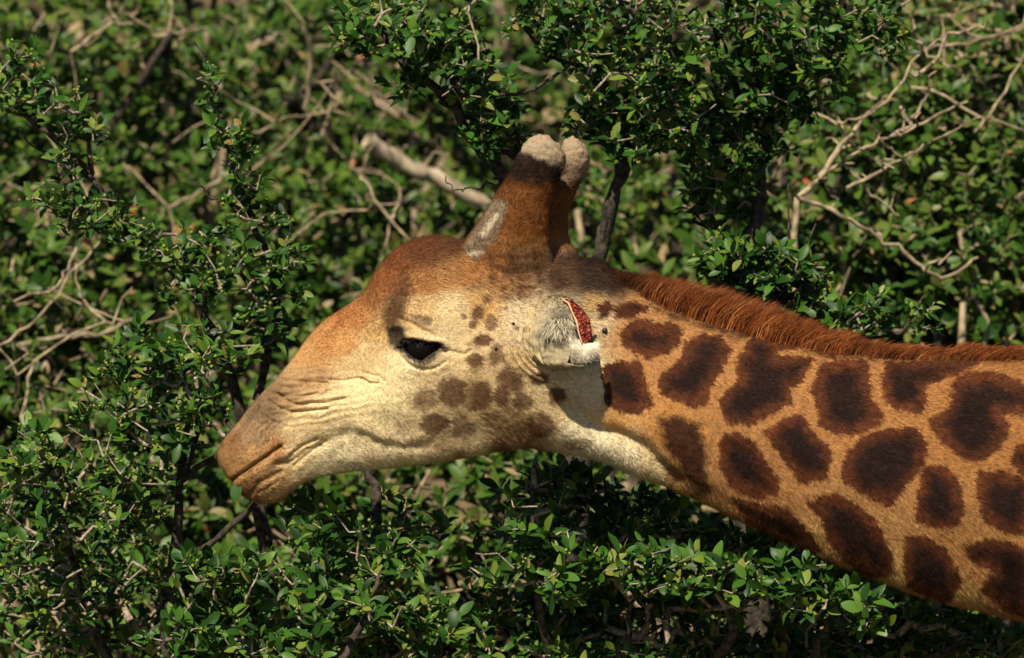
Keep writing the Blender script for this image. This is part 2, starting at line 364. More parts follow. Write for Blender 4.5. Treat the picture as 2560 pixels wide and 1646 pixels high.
NECK = [R3(p) for p in [
 [(258,310),(300,270),(345,252),(400,275),(480,278),(515,310),(500,350),(440,400),(370,415),(310,392),(265,355)],
 [(545,350),(600,322),(680,330),(722,380),(708,435),(660,510),(632,560),(625,612),(560,625),(490,595),(425,575),(432,500),(520,425)],
 [(815,330),(860,322),(900,335),(1010,372),(930,388),(915,412),(1080,428),(1030,520),(970,545),(985,605),(900,655),(820,698),(720,692),(680,605),(760,520),(750,440),(790,370)],
 [(1115,450),(1200,432),(1312,430),(1312,520),(1330,600),(1378,660),(1360,705),(1250,748),(1190,742),(1110,700),(1100,620),(1078,560)],
 [(1390,438),(1500,440),(1700,436),(1790,440),(1660,500),(1560,532),(1562,600),(1530,650),(1430,632),(1380,585),(1375,500)],
 [(1690,510),(1740,490),(1820,483),(1930,510),(2020,560),(2020,655),(1870,662),(1922,710),(1870,800),(1800,852),(1720,852),(1630,775),(1578,688),(1660,640),(1680,570)],
 [(180,455),(260,435),(335,440),(362,520),(388,620),(340,652),(260,648),(195,600)],
 [(685,790),(705,745),(745,738),(822,780),(862,850),(922,930),(922,1000),(850,1017),(760,988),(690,905)],
 [(872,735),(950,690),(1022,662),(1062,720),(1155,820),(1132,925),(1020,952),(980,880),(910,785)],
 [(1285,765),(1400,725),(1510,718),(1562,780),(1542,880),(1475,960),(1412,1058),(1330,1012),(1220,955),(1208,880),(1235,820)],
 [(1555,892),(1640,883),(1702,960),(1718,1080),(1692,1127),(1620,1142),(1518,1112),(1528,1000)],
 [(1785,912),(1900,905),(2010,960),(2010,1160),(1910,1165),(1810,1112),(1783,1000)],
 [(735,1020),(840,1040),(960,1060),(1030,1130),(1112,1240),(1060,1238),(900,1172),(800,1112)],
 [(1055,1030),(1160,998),(1240,1030),(1345,1110),(1392,1210),(1418,1290),(1402,1342),(1330,1352),(1220,1290),(1138,1180),(1118,1100)],
 [(1475,1182),(1560,1178),(1642,1240),(1682,1310),(1705,1370),(1660,1450),(1560,1440),(1475,1380),(1468,1280)],
 [(1725,1218),(1820,1193),(2010,1230),(2010,1530),(1900,1490),(1800,1405),(1850,1330),(1755,1280)],
 [(1925,860),(1950,800),(2020,780),(2020,920),(1960,900)],
 [(1080,382),(1130,374),(1215,402),(1130,412)],
 [(160,195),(195,180),(215,195),(200,232),(168,242)], [(232,195),(300,178),(372,205),(300,238),(235,238)]]]
FACE = [(R1(p), s) for p, s in [
 ([(1158,885),(1225,848),(1278,882),(1260,960),(1205,992),(1152,955)], .75), ([(1318,892),(1390,868),(1405,955),(1382,1012),(1310,1002),(1298,940)], .85),
 ([(1030,905),(1110,900),(1100,980),(1010,1005),(998,970)], .28), ([(1078,1062),(1150,1012),(1198,1060),(1182,1112),(1080,1122),(1058,1092)], .45),
 ([(1200,1060),(1290,1038),(1312,1110),(1262,1142),(1208,1122)], .33), ([(1425,832),(1485,808),(1540,835),(1560,905),(1520,935),(1450,900)], .75),
 ([(1288,785),(1340,748),(1362,790),(1332,832),(1288,822)], .55), ([(1288,692),(1340,662),(1385,680),(1332,715)], .6),
 ([(1308,545),(1365,498),(1372,550),(1320,602)], .5), ([(1300,575),(1340,590),(1330,612),(1300,605)], .55), ([(1385,730),(1430,735),(1425,800),(1385,800)], .45),
 ([(1420,920),(1500,1000),(1540,1010),(1530,1060),(1450,1010)], .6), ([(1350,1010),(1420,1020),(1400,1060),(1340,1060)], .35)]]
FACE += [(R2(p), s) for p, s in [
 ([(700,1412),(790,1398),(805,1440),(742,1472)], .6), ([(805,1505),(880,1485),(930,1530),(870,1570),(810,1560)], .65), ([(730,1590),(860,1640),(880,1720),(800,1720)], .5),
 ([(600,690),(640,690),(650,740),(610,750)], .35), ([(750,740),(790,745),(780,790),(745,785)], .4), ([(830,740),(870,755),(850,790)], .4), ([(470,870),(520,860),(530,910),(480,920)], .35)]]
SOFT = [([(1640,1045),(1690,1035),(1750,1058),(1760,1110),(1765,1180),(1785,1215),(1770,1245),(1735,1235),(1700,1175),(1655,1110)], 1.0),
 ([(1622,758),(1727,795),(1850,822),(1930,850),(1920,862),(1800,838),(1700,806),(1630,780)], .95), ([(1650,1150),(1700,1180),(1770,1240),(1740,1250),(1660,1190)], .6),
 ([(2000,872),(2200,890),(2560,900),(2560,912),(2200,905),(2010,885)], .8)]
BROWN = lin((40, 19, 9)); BROWN2 = lin((104, 55, 24)); FBROWN = lin((100, 64, 34))
BLOB = [(1124,980,32,36,.45),(1190,990,28,38,.5),(1060,1002,30,26,.5),(1085,1060,34,26,.65),(1155,1070,27,27,.5),(1270,950,32,36,.5),(1185,902,20,17,.7),(1208,852,22,15,.75),(1192,782,15,20,.7),(1180,812,10,10,.6),(1240,885,18,26,.6),(1250,990,20,26,.7),(1300,1002,26,20,.65),(1345,1062,36,28,.65),(1388,985,20,18,.75),(1348,946,24,15,.65),(1215,748,12,12,.6),(1160,792,7,7,.6),(1226,805,14,22,.6),(1262,742,14,10,.5),(1290,820,6,6,.6),(1310,1075,40,26,.5),(1235,1050,30,22,.45),(1020,1070,34,20,.3),(1110,1115,26,14,.35),(1270,640,12,10,.5),(1345,642,12,12,.55),(1385,648,10,8,.5),(1300,690,16,12,.5),(1230,690,12,10,.45),(1180,720,16,9,.35),(1430,765,14,10,.5),(1440,1110,36,14,.4)]
def coat_colour(X, Y, fine=True):
    n = X.size; X = X.ravel(); Y = Y.ravel(); out = np.zeros((n, 3))
    for a in range(0, n, 40000):
        x, y = X[a:a+40000], Y[a:a+40000]
        d2 = (x[:, None] - CP[:, 0]) ** 2 + (y[:, None] - CP[:, 1]) ** 2
        w = 1.0 / (d2 / CP[:, 2] ** 2 + 0.12) ** 2.4
        w /= w.sum(1, keepdims=True); out[a:a+40000] = w @ CC
    n1 = fbm(X / 16, Y / 16); n2 = fbm(X / 5, Y / 5, o=2); n3 = fbm(X / 45, Y / 45)
    out *= (1 + 0.10 * n1 + 0.10 * n2)[:, None]
    # mottled darker hair over crown, temple, muzzle
    mot = np.exp(-(((X - 1330) / 190) ** 2 + ((Y - 680) / 70) ** 2)); k = (mot * sstep(-.12, .28, n1 + .6 * n2) * .88)[:, None]; out = out * (1 - k) + lin((66, 44, 26)) * k
    mot = np.exp(-(((X - 1270) / 90) ** 2 + ((Y - 800) / 120) ** 2)); k = (mot * sstep(.25, .5, n2 + .3 * n1) * .6)[:, None]; out = out * (1 - k) + lin((120, 76, 36)) * k
    st = np.exp(-(((X - 870) / 90) ** 2 + ((Y - 830) / 70) ** 2)); k = (st * sstep(0, .5, fbm((X + Y) / 24, (Y - X) / 90)) * .6)[:, None]; out = out * (1 - k) + lin((160, 92, 36)) * k
    for pl, s, c in [(R6([(840,190),(950,170),(1140,185),(1120,215),(950,225)]), .6, (120,66,26)), (R1([(880,560),(930,600),(960,650),(900,660),(870,610)]), .6, (96,70,40)),
                     (R1([(960,430),(1010,480),(960,560),(900,620),(880,560),(920,480)]), .6, (96,66,36)), (R1([(1020,560),(1090,565),(1120,600),(1080,605)]), .75, (92,78,58))]:
        k = (s * sstep(10, -8, poly_sd(X, Y, pl) + 8 * n1))[:, None]; out = out * (1 - k) + lin(c) * k
    for pl, s in FACE:
        k = (min(1, s * 1.0) * sstep(7, -9, poly_sd(X, Y, pl) + 5 * n1 + 6 * n2 - 2))[:, None]; out = out * (1 - k) + FBROWN * k
    for bx_, by_, rx_, ry_, s_ in BLOB:
        m_ = (np.abs(X - bx_) < rx_ * 2) & (np.abs(Y - by_) < ry_ * 2)
        dd_ = np.hypot((X[m_] - bx_) / rx_, (Y[m_] - by_) / ry_) / 1.14 + .30 * n1[m_] + .22 * n2[m_]; k = (min(.9, s_ * 1.2) * sstep(1.08, .78, dd_))[:, None]; out[m_] = out[m_] * (1 - k) + FBROWN * k
    patch_var = (0.5 + 0.5 * n3)[:, None]  # slow random variation in the brown of the neck patches
    for pl in NECK:
        sd = poly_sd(X, Y, pl) + 5 * n1 + 7 * n2 - 5; k = sstep(3, -3, sd)[:, None]
        core = sstep(0, -46, sd + 10 * n3)[:, None]
        bc = BROWN2 * (1 - core) + BROWN * core
        out = out * (1 - k) + bc * (0.6 + 0.6 * patch_var + .35 * np.clip(n1, -.6, .6)[:, None]) * k
    for pl, s in SOFT:
        k = (s * sstep(12, -14, poly_sd(X, Y, pl) + 8 * n1 + 5 * n2))[:, None]; out = out * (1 - k) + lin((74, 44, 22)) * k
    # brown wash along the throat edge
    k = (.45 * np.exp(-(seg_dist(X, Y, [(1660, 1175), (1760, 1240), (1900, 1315)]) / 26) ** 2) * sstep(-.3, .4, n1))[:, None]; out = out * (1 - k) + lin((90, 54, 28)) * k
    # eye surround, nostril rim, lips
    lid = sstep(14, 6, np.abs(poly_sd(X, Y, EYE) - 13)) * (Y > 866) * (X > 1008); k = (.3 * lid)[:, None]; out = out * (1 - k) + lin((176, 164, 140)) * k
    k = (.97 * sstep(13, 3, poly_sd(X, Y, EYE) + 2 * n2))[:, None]; out = out * (1 - k) + lin((22, 17, 13)) * k
    k = (.92 * sstep(14, 0, poly_sd(X, Y, TEAR) + 4 * n2))[:, None]; out = out * (1 - k) + lin((26, 22, 17)) * k
        # dark ticks of hair and specks
    sp = sstep(.62, .75, vnoise(X / 4.2, Y / 4.2)) * np.exp(-(((X - 1350) / 110) ** 2 + ((Y - 860) / 170) ** 2)); k = (.75 * sp)[:, None]; out = out * (1 - k) + lin((60, 38, 22)) * k
    # hindquarters out of frame: loose patches
    far = X > 2600
    if far.any():
        fi = np.where(far)[0]; x = X[fi] + 22 * n3[fi]; y = Y[fi] + 22 * n3[fi]; cs = 210.0; gx = np.floor(x / cs).astype(np.int64); gy = np.floor(y / cs).astype(np.int64)
        f1 = np.full(x.shape, 1e9); f2 = f1.copy()
        for ax_ in (-1, 0, 1):
            for ay_ in (-1, 0, 1):
                qx = (gx + ax_ + .15 + .7 * _h(gx + ax_, gy + ay_, 3 + 0 * gx)) * cs; qy = (gy + ay_ + .15 + .7 * _h(gx + ax_, gy + ay_, 8 + 0 * gx)) * cs
                dd = np.hypot(x - qx, y - qy); f2 = np.minimum(f2, np.maximum(f1, dd)); f1 = np.minimum(f1, dd)
        k = np.zeros((n, 1)); k[fi, 0] = sstep(22, 34, f2 - f1 + 5 * n2[fi]); out = out * (1 - k) + BROWN * k
    ds = (.03 + .06 * sstep(1600, 1450, X))[:, None]; lum = (out @ np.array((.3, .55, .15)))[:, None]; out = out * (1 - ds) + lum * ds
    ck = np.exp(-(((X - 1030) / 260) ** 2 + ((Y - 1020) / 130) ** 2))[:, None]; out = out * (1 + .08 * ck)
    return np.clip(out, 0.002, 1)

PXs, PYs = to_px(V)
nS, nR = V.shape[:2]
idx = np.arange(nS * nR).reshape(nS, nR)
nxt = np.roll(idx, -1, 1)
FQ = np.stack([idx[:-1], idx[1:], nxt[1:], nxt[:-1]], -1).reshape(-1, 4)
bodyC = coat_colour(PXs, PYs)
giraffe = empty('giraffe', (3.3, 0, 0))
tag(giraffe, 'brown-patched giraffe with pale face stretching its neck to browse the leafy bush', 'giraffe')

FLEN = np.array([(560,1150,5),(640,1240,11),(700,1000,4),(850,1170,9),(1000,1150,9),(900,950,5),(1060,620,13),(960,690,10),(1100,850,5),(1150,1110,8),(1290,1110,12),(1330,680,12),(1500,680,15),
                 (1300,850,7),(1500,1000,6),(1700,900,8),(1640,1190,10),(2000,1000,9),(2000,1360,12),(2400,1000,10),(2400,1500,13)], float)
def fur_len(x, y):
    d2 = (x[:, None] - FLEN[:, 0]) ** 2 + (y[:, None] - FLEN[:, 1]) ** 2
    w = 1 / (d2 + 900) ** 1.5; return (w @ FLEN[:, 2]) / w.sum(1) * 0.001
def blades(root, nrm, flow, length, width, col, lift=(0.18, 0.55), bend=None):
    n = len(root)
    flow = flow - nrm * np.sum(flow * nrm, 1, keepdims=True); flow /= np.maximum(np.linalg.norm(flow, axis=1, keepdims=True), 1e-9)
    sd = np.cross(nrm, flow)
    a = rng.normal(0, 0.35, n)[:, None]; f = flow * np.cos(a) + sd * np.sin(a); sd = np.cross(nrm, f)
    l = rng.uniform(*lift, n)[:, None]
    tip = root + (f * np.cos(l) + nrm * np.sin(l)) * length[:, None]
    rr = root - nrm * 0.0006
    v = np.stack([rr - sd * width / 2, rr + sd * width / 2, tip], 1).reshape(-1, 3)
    fc = np.arange(3 * n).reshape(n, 3)
    c = np.repeat(col, 3, 0)
    return v, fc, c
def grid_sample(Vg, Ng, n, mask):      # random points on a grid of quads
    A = np.linalg.norm(np.cross(Vg[1:, :-1] - Vg[:-1, :-1], Vg[:-1, 1:] - Vg[:-1, :-1]), axis=-1) * mask
    p = A.ravel() / A.sum(); q = rng.choice(p.size, n, p=p); i, j = np.divmod(q, A.shape[1])
    u = rng.random((n, 1)); v = rng.random((n, 1))
    def bl(G): return G[i, j]*(1-u)*(1-v) + G[i+1, j]*u*(1-v) + G[i, j+1]*(1-u)*v + G[i+1, j+1]*u*v
    nn = bl(Ng); nn /= np.maximum(np.linalg.norm(nn, axis=1, keepdims=True), 1e-9)
    fl = Vg[i+1, j] - Vg[i, j]
    return bl(Vg), nn, fl
NFUR = 450000
Vg = np.concatenate([V, V[:, :1]], 1); Ng = np.concatenate([N, N[:, :1]], 1)
ntop = np.searchsorted(STN[:, 0], 2720)
mask = np.ones((nS - 1, nR)); nfar = np.searchsorted(STN[:, 0], 3350); mask[ntop:nfar] = .8; mask[nfar:] = 0; mask[:, 310:380] *= 0.25
ctr = (Vg[1:, :-1] + Vg[:-1, 1:]) / 2; cx, cy = to_px(ctr); mask[(poly_sd(cx, cy, EYE) < 3)] = 0
P, Nn, Fl = grid_sample(Vg, Ng, NFUR, mask)
fx, fy = to_px(P)
col = coat_colour(fx, fy) * np.where(rng.random((NFUR, 1)) < .27, rng.uniform(.26, .6, (NFUR, 1)), rng.uniform(0.85, 1.4, (NFUR, 1)))
fl = Fl / np.maximum(np.linalg.norm(Fl, axis=1, keepdims=True), 1e-9)
fl[:, 2] -= 0.35; fl[:, 2] += 0.5 * fbm(fx / 40, fy / 40); fl[:, 0] += 0.35 * fbm(fx / 35 + 9, fy / 35)
bv, bf, bc = blades(P, Nn, fl, fur_len(fx, fy) * rng.uniform(.5, 1.05, NFUR), 0.0011, col, (0.12, 0.6))

# legs, hooves off frame: tapered tubes joined to the same body mesh
def tube(pts, rad, sides=8, cap=True):
    pts = np.asarray(pts, float); n = len(pts); rad = np.broadcast_to(np.asarray(rad, float), (n,))
    T = np.gradient(pts, axis=0); T /= np.maximum(np.linalg.norm(T, axis=1, keepdims=True), 1e-9)
    ref = np.array([0.31, 0.87, 0.38]); U = np.cross(T, ref); U /= np.maximum(np.linalg.norm(U, axis=1, keepdims=True), 1e-6); Wv = np.cross(T, U)
    a = np.linspace(0, 2 * math.pi, sides, endpoint=False)
    v = pts[:, None] + rad[:, None, None] * (U[:, None] * np.cos(a)[None, :, None] + Wv[:, None] * np.sin(a)[None, :, None])
    i = np.arange(n * sides).reshape(n, sides); j = np.roll(i, -1, 1)
    f = np.stack([i[:-1], j[:-1], j[1:], i[1:]], -1).reshape(-1, 4)
    return v.reshape(-1, 3), f
Vs = [V.reshape(-1, 3)]; Fs4 = [FQ]; Cs = [bodyC]; off = nS * nR
for lx, knee in ((2.35, 0.06), (3.35, -0.10)):
    for sy in (-0.2, 0.2):
        for dx in ((0.0, 0.12)[sy > 0],):
            x = lx + dx
            tv, tf = tube([(x, sy * .8, 2.15), (x, sy, 1.75), (x + knee * .5, sy, 1.3), (x + knee, sy, 0.95), (x + knee * .6, sy, .75), (x, sy, 0.3), (x - .02, sy, 0.14), (x - .05, sy, 0.1), (x - .06, sy, 0.0)],
                          [.2, .17, .11, .085, .065, .05, .055, .075, .085], 14)
            Vs.append(tv); Fs4.append(tf + off); off += len(tv); Cs.append(coat_colour(*to_px(tv)))
Vs.append(bv); F3 = bf + off; Cs.append(bc)
body = mesh_obj('body', np.concatenate(Vs), [np.concatenate(Fs4), F3], M_COAT, None, True, np.concatenate(Cs)); keep(body, giraffe)

# ---- ossicones
def horn(edges, dc, dep_r, name, label=None, nfur=16000, far=False):
    e = np.array(edges, float)            # xl, yl, xr, yr (photo px), depth radius
    E = cspline([(a, b, c, d, r) for (a, b, c, d), r in zip(e, dep_r)], lambda i, d: 12)
    a = np.linspace(0, 2 * math.pi, 48, endpoint=False)
    t0 = np.linspace(0, 1, len(E))
    mx, my = (E[:, 0] + E[:, 2]) / 2, (E[:, 1] + E[:, 3]) / 2
    hx, hy = (E[:, 2] - E[:, 0]) / 2, (E[:, 3] - E[:, 1]) / 2
    X = mx[:, None] + hx[:, None] * np.cos(a); Yp = my[:, None] + hy[:, None] * np.cos(a)
    Z = dc(t0)[:, None] - E[:, 4][:, None] * np.sin(a)
    P = np.stack([(X - 1280) / PPM, Z / PPM, ZC + (823 - Yp) / PPM], -1)
    nr = np.cross(np.roll(P, -1, 1) - np.roll(P, 1, 1), np.gradient(P, axis=0)); nr /= np.maximum(np.linalg.norm(nr, axis=-1, keepdims=True), 1e-9)
    cen = P.mean(1, keepdims=True)
    if np.sum(nr * (P - cen)) < 0: nr = -nr
    P = P + nr * ((0.0022 + .003 * sstep(430, 380, Yp)) * fbm(X / 14, Yp / 14, Z / 14) + 0.002 * fbm(X / 40, Yp / 40, Z / 40))[..., None]
    def colr(X, Yp):
        sh = (0 if not far else 70)
        x = X - sh; n1 = fbm(x / 16, Yp / 16); n2 = fbm(x / 5, Yp / 5)
        c = np.tile(lin((126, 76, 34)), (x.size, 1)) * (1 + .25 * n1 + .15 * n2)[:, None]
        k = sstep(640, 560, Yp)[:, None]; c = lin((186, 124, 58)) * (1 - k) + c * k
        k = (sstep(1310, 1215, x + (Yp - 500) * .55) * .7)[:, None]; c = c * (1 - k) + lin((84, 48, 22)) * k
        u = Yp - (389 + .45 * (x - 1318)); k = (sstep(82, 42, u + 16 * n1 - 22 * sstep(1360, 1290, x)) * .96)[:, None]; c = c * (1 - k) + lin((36, 22, 13)) * k
        k = (sstep(9, -9, u + 10 * n1))[:, None]; g = lin((164, 146, 118)) * (1 + .3 * n1 + .4 * n2)[:, None]; c = c * (1 - k) + g * k
        k = (.5 * sstep(.25, .5, n2 + .5 * n1) * sstep(372, 352, Yp))[:, None]; c = c * (1 - k) + lin((150, 96, 56)) * k
        k = sstep(585, 640, Yp)[:, None]; c = c * (1 - k) + coat_colour(X, Yp).reshape(-1, 3) * k
        if far:
            k = (.7 * sstep(470, 440, Yp + 10 * n1))[:, None]; c = c * (1 - k) + lin((164, 140, 110)) * (1 + .25 * n2)[:, None] * k
        else:
            sc = R2([(325,800),(345,755),(400,665),(470,560),(515,465),(565,480),(545,570),(510,650),(440,720),(380,800),(350,830)])
            k = (.9 * sstep(10, -3, poly_sd(x, Yp, sc) + 6 * n1 - 6))[:, None]; c = c * (1 - k) + lin((140, 122, 98)) * k
            for pl in (R2([(335,775),(380,745),(440,730)]), R2([(450,640),(490,590),(530,530)]), R2([(340,790),(360,765)])):
                k = (.85 * sstep(9, 3, seg_dist(x, Yp, pl) + 5 * n2))[:, None]; c = c * (1 - k) + lin((226, 208, 176)) * k
        return np.clip(c, .003, 1)
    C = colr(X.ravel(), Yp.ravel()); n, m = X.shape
    i = np.arange(n * m).reshape(n, m); j = np.roll(i, -1, 1); f = np.stack([i[:-1], j[:-1], j[1:], i[1:]], -1).reshape(-1, 4)
    Pg = np.concatenate([P, P[:, :1]], 1); Gg = np.concatenate([nr, nr[:, :1]], 1)
    sp, sn, sf = grid_sample(Pg, Gg, nfur, np.ones((n - 1, m)))
    s = PPM; hxp = 1280 + sp[:, 0] * s; hyp = 823 - (sp[:, 2] - ZC) * s
    cc = colr(hxp, hyp) * np.where(rng.random((nfur, 1)) < .3, rng.uniform(.3, .6, (nfur, 1)), rng.uniform(.8, 1.4, (nfur, 1)))
    ln = 0.003 + 0.008 * sstep(400, 440, hyp) + .010 * np.exp(-((hyp - 432) / 28) ** 2)
    sf = sf / np.maximum(np.linalg.norm(sf, axis=1, keepdims=True), 1e-9); sf[:, 0] += .3
    hv, hf, hc = blades(sp, sn, sf, ln * rng.uniform(.6, 1.3, nfur), .0009, cc, (.15, .5))
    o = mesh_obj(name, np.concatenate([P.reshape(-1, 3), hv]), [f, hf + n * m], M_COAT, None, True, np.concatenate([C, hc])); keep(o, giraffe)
    if label: o['label'] = label
    return o
near_e = [(1090,740,1425,740), (1112,690,1402,690), (1138,642,1384,646), (1160,603,1371,606), (1197,556,1372,562), (1234,498,1377,512), (1259,455,1387,474), (1278,423,1403,440), (1294,394,1412,412), (1307,369,1411,390), (1322,350,1400,366), (1343,341,1378,349), (1358,340,1362,341)]
nd = [30, 44, 50, 52, 52, 50, 48, 49, 52, 52, 42, 20, 2]
horn(near_e, lambda t: -22 - 62 * sstep(0, .55, t), nd, 'ossicone', 'scarred near horn with bald white streak at its front')
far_e = [(1210,740,1500,740), (1230,690,1482,690), (1250,642,1454,646), (1272,603,1428,606), (1300,556,1420,560), (1326,500,1430,508), (1347,455,1450,462), (1368,418,1465,428), (1388,392,1474,400), (1400,369,1473,382), (1410,352,1460,362), (1424,342,1446,348), (1432,340,1436,341)]
horn(far_e, lambda t: 22 + 58 * sstep(0, .55, t), [30, 42, 46, 48, 48, 46, 45, 46, 48, 47, 38, 18, 2], 'ossicone', None, 9000, True)

# ---- eye
def uv_sphere(c, r, n=32, m=18, sq=(1, 1, 1)):
    v = []; 
    for i in range(m + 1):
        p = math.pi * i / m
        for j in range(n):
            q = 2 * math.pi * j / n; v.append((c[0] + sq[0] * r * math.sin(p) * math.cos(q), c[1] + sq[1] * r * math.sin(p) * math.sin(q), c[2] + sq[2] * r * math.cos(p)))
    i = np.arange((m + 1) * n).reshape(m + 1, n); j = np.roll(i, -1, 1)
    return np.array(v), np.stack([i[:-1], i[1:], j[1:], j[:-1]], -1).reshape(-1, 4)
def surf_y(px, py):        # depth of the near skin at a side-view point
    k = np.argmin((PXs[:, :300] - px) ** 2 + (PYs[:, :300] - py) ** 2); return V[:, :300, 1].ravel()[k]
ey = surf_y(1125, 850)
M_EYE = mat_plain('eyeball', (.004, .003, .002), 0.3, 0.25)
for sgn in (1, -1):
    p = W(1056, 870, ey + 0.037); p[1] *= sgn
    v, f = uv_sphere(p, 0.034); e = mesh_obj('eye', v, f, M_EYE); keep(e, giraffe)
    # lashes
    lv, lf = [], []; k = 0
    up = R5([(590,720),(650,690),(750,690),(850,720),(950,745),(1080,755)]); lo = R5([(620,870),(680,920),(760,985),(850,1008),(930,945),(1040,870)])
    tr = R5([(400,720),(450,790),(540,850),(600,850)])
    for pl, cnt, dirn, ln in ((up, 70, (0.1, -.75, -.65), .017), (lo, 46, (0.0, -.5, -.8), .010)):
        pl = np.array(pl)
        for q in range(cnt):
            t = random.random() * (len(pl) - 1); i = int(t); c = pl[i] * (1 - (t - i)) + pl[min(i + 1, len(pl) - 1)] * (t - i)
            y = surf_y(c[0], c[1] - (6 if pl is up else -6)); y = min(y, ey + .012)
            a = W(c[0], c[1], y - .001); dv = np.array(dirn) + np.random.default_rng(q).normal(0, .18, 3); L = ln * random.uniform(.6, 1.2)
            m1 = a + dv * L * .55; m2 = a + dv * L + np.array((0, 0, .002)); wv = np.array((.0005, 0, 0))
            for pt in (a - wv, a + wv, m1 + wv * .8, m1 - wv * .8, m2): lv.append((pt[0], pt[1] * sgn, pt[2]))
            lf += [(k, k + 1, k + 2), (k, k + 2, k + 3), (k + 3, k + 2, k + 4)]; k += 5
    l = mesh_obj('eyelashes', np.array(lv), np.array(lf), mat_plain('lash_hair', (.012, .010, .009), .6)); keep(l, e)
    l.parent = e; l.matrix_parent_inverse = (Matrix.Translation(-Vector(giraffe.location))).copy(); e.matrix_parent_inverse = Matrix.Translation(-Vector(giraffe.location)); l.matrix_parent_inverse = Matrix.Identity(4)

# ---- ears
EZ = 0.54
def ear(sgn):
    hy = surf_y(1345, 830)
    # rim of the folded ear: (px, py, protrusion toward the viewer in m), running round the opening
    rim = [(1410,747,.070),(1428,750,.060),(1455,770,.050),(1473,800,.048),(1480,836,.055),(1486,862,.068),(1492,885,.085),(1486,906,.098),(1455,916,.108),(1420,910,.112),(1422,896,.112),(1423,872,.112),(1420,845,.112),(1434,820,.108),(1431,795,.100),(1424,768,.085)]
    root = [(1352,760,-.02),(1372,758,-.03),(1395,770,-.035),(1410,800,-.035),(1412,835,-.035),(1408,865,-.03),(1396,885,-.02),(1380,900,-.01),(1360,905,0),(1338,898,.0),(1318,880,0),(1308,860,0),(1304,840,0),(1306,815,0),(1316,790,-.005),(1332,770,-.01)]
    R = np.array(rim, float); Q = np.array(root, float); n = len(R); R[:, 2] *= EZ
    def dense(A):
        t = np.arange(n); out = []
        for i in range(n):
            p0, p1, p2, p3 = A[i - 1], A[i], A[(i + 1) % n], A[(i + 2) % n]
            for u in np.linspace(0, 1, 8, endpoint=False): out.append(.5 * ((2*p1) + (-p0+p2)*u + (2*p0-5*p1+4*p2-p3)*u*u + (-p0+3*p1-3*p2+p3)*u**3))
        return np.array(out)
    R = dense(R); Q = dense(Q); m = len(R); K = 40
    V0 = []; C0 = []
    cen_r = R.mean(0)
    for k in range(K):
        t = k / (K - 1); A = Q * (1 - t) + R * t
        cen = A.mean(0); bul = 1 + .13 * math.sin(math.pi * min(1, t * 1.05))
        A = A.copy(); A[:, :2] = cen[:2] + (A[:, :2] - cen[:2]) * bul
        A[:, 2] += .014 * math.sin(math.pi * t) * (A[:, 2] > .012) * np.clip((A[:, 2]) / .04, 0, 1)
        V0.append(A)
    inner = []
    for k in range(16):        # the inside of the cup
        t = 1 - k / 15 * .8; A = Q * (1 - t) + R * t; cen = A.mean(0); A = A.copy(); A[:, :2] = cen[:2] + (A[:, :2] - cen[:2]) * (.93 * (1 + .13 * math.sin(math.pi * t)) if k else .965)
        A[:, 2] = cen[2] + (A[:, 2] - cen[2]) * .9 - .002; inner.append(A)
    G = np.array(V0 + inner); X, Y, Zp = G[..., 0], G[..., 1], G[..., 2]
    # folds running round the root of the ear, soft creases over the dome
    tt = np.concatenate([np.linspace(0, 1, K), np.ones(16)])[:, None]
    Zp = Zp + .0042 * np.sin(tt * 42 + X / 40 + 2 * fbm(X / 30, Y / 30)) * np.exp(-((tt - .22) / .2) ** 2) * (Y > 815) + .0025 * fbm(X / 18, Y / 18) - .011 * np.exp(-(seg_dist(X, Y, [(1350, 844), (1385, 852), (1420, 842)]) / 7) ** 2) * (tt < .999) + .0022 * np.sin(np.hypot(X - 1400, (Y - 830) * 1.1) / 3.6 + 2 * fbm(X / 25, Y / 25)) * np.exp(-(((X - 1335) / 38) ** 2 + ((Y - 885) / 34) ** 2))
    cX, cY = X.mean(1, keepdims=True), Y.mean(1, keepdims=True); rl = np.hypot(X - cX, Y - cY) + 1e-6
    amp = (3.2 * np.sin(tt * 34 + 3 * fbm(X / 40, Y / 40)) * np.exp(-((tt - .3) / .26) ** 2) * sstep(800, 850, Y) + 2.2 * fbm(X / 15, Y / 15)) * (tt < .999)
    X = X + (X - cX) / rl * amp; Y = Y + (Y - cY) / rl * amp
    Pw = np.stack([(X - 1280) / 1412, (hy - Zp) * 1.0, ZC + (823 - Y) / 1412], -1)
    n1 = fbm(X / 20, Y / 20); n2 = fbm(X / 5, Y / 9)
    c = np.tile(lin((190, 174, 138)), X.shape + (1,)) * (1 + .12 * n1 + .12 * n2)[..., None]
    k = (.85 * np.exp(-(((X - 1404) / 30) ** 2 + ((Y - 795) / 32) ** 2)))[..., None]; c = c * (1 - k) + lin((84, 80, 72)) * k  # dark shading of the dome, painted into the ear colour
    k = (.85 * np.exp(-(seg_dist(X, Y, [(1350, 846), (1385, 850), (1415, 838)]) / 9) ** 2))[..., None]; c = c * (1 - k) + lin((70, 64, 56)) * k  # shade in the crease below the dome, painted dark
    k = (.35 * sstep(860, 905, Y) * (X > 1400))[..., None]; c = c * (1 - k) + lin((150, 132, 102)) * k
    k = sstep(.38, .12, tt)[..., None] * .8; c = c * (1 - k) + lin((226, 198, 144)) * (1 + .12 * n2)[..., None] * k
    C = np.clip(c, .01, 1); C[K:] *= np.array((.75, .62, .55))
    T, mm = G.shape[:2]; i = np.arange(T * mm).reshape(T, mm); j = np.roll(i, -1, 1); f = np.stack([i[:-1], j[:-1], j[1:], i[1:]], -1).reshape(-1, 4)
    # groove on the dome: underside tuft of hair
    Pl = [Pw.reshape(-1, 3)]; Fl = []; Cl = [C.reshape(-1, 3)]
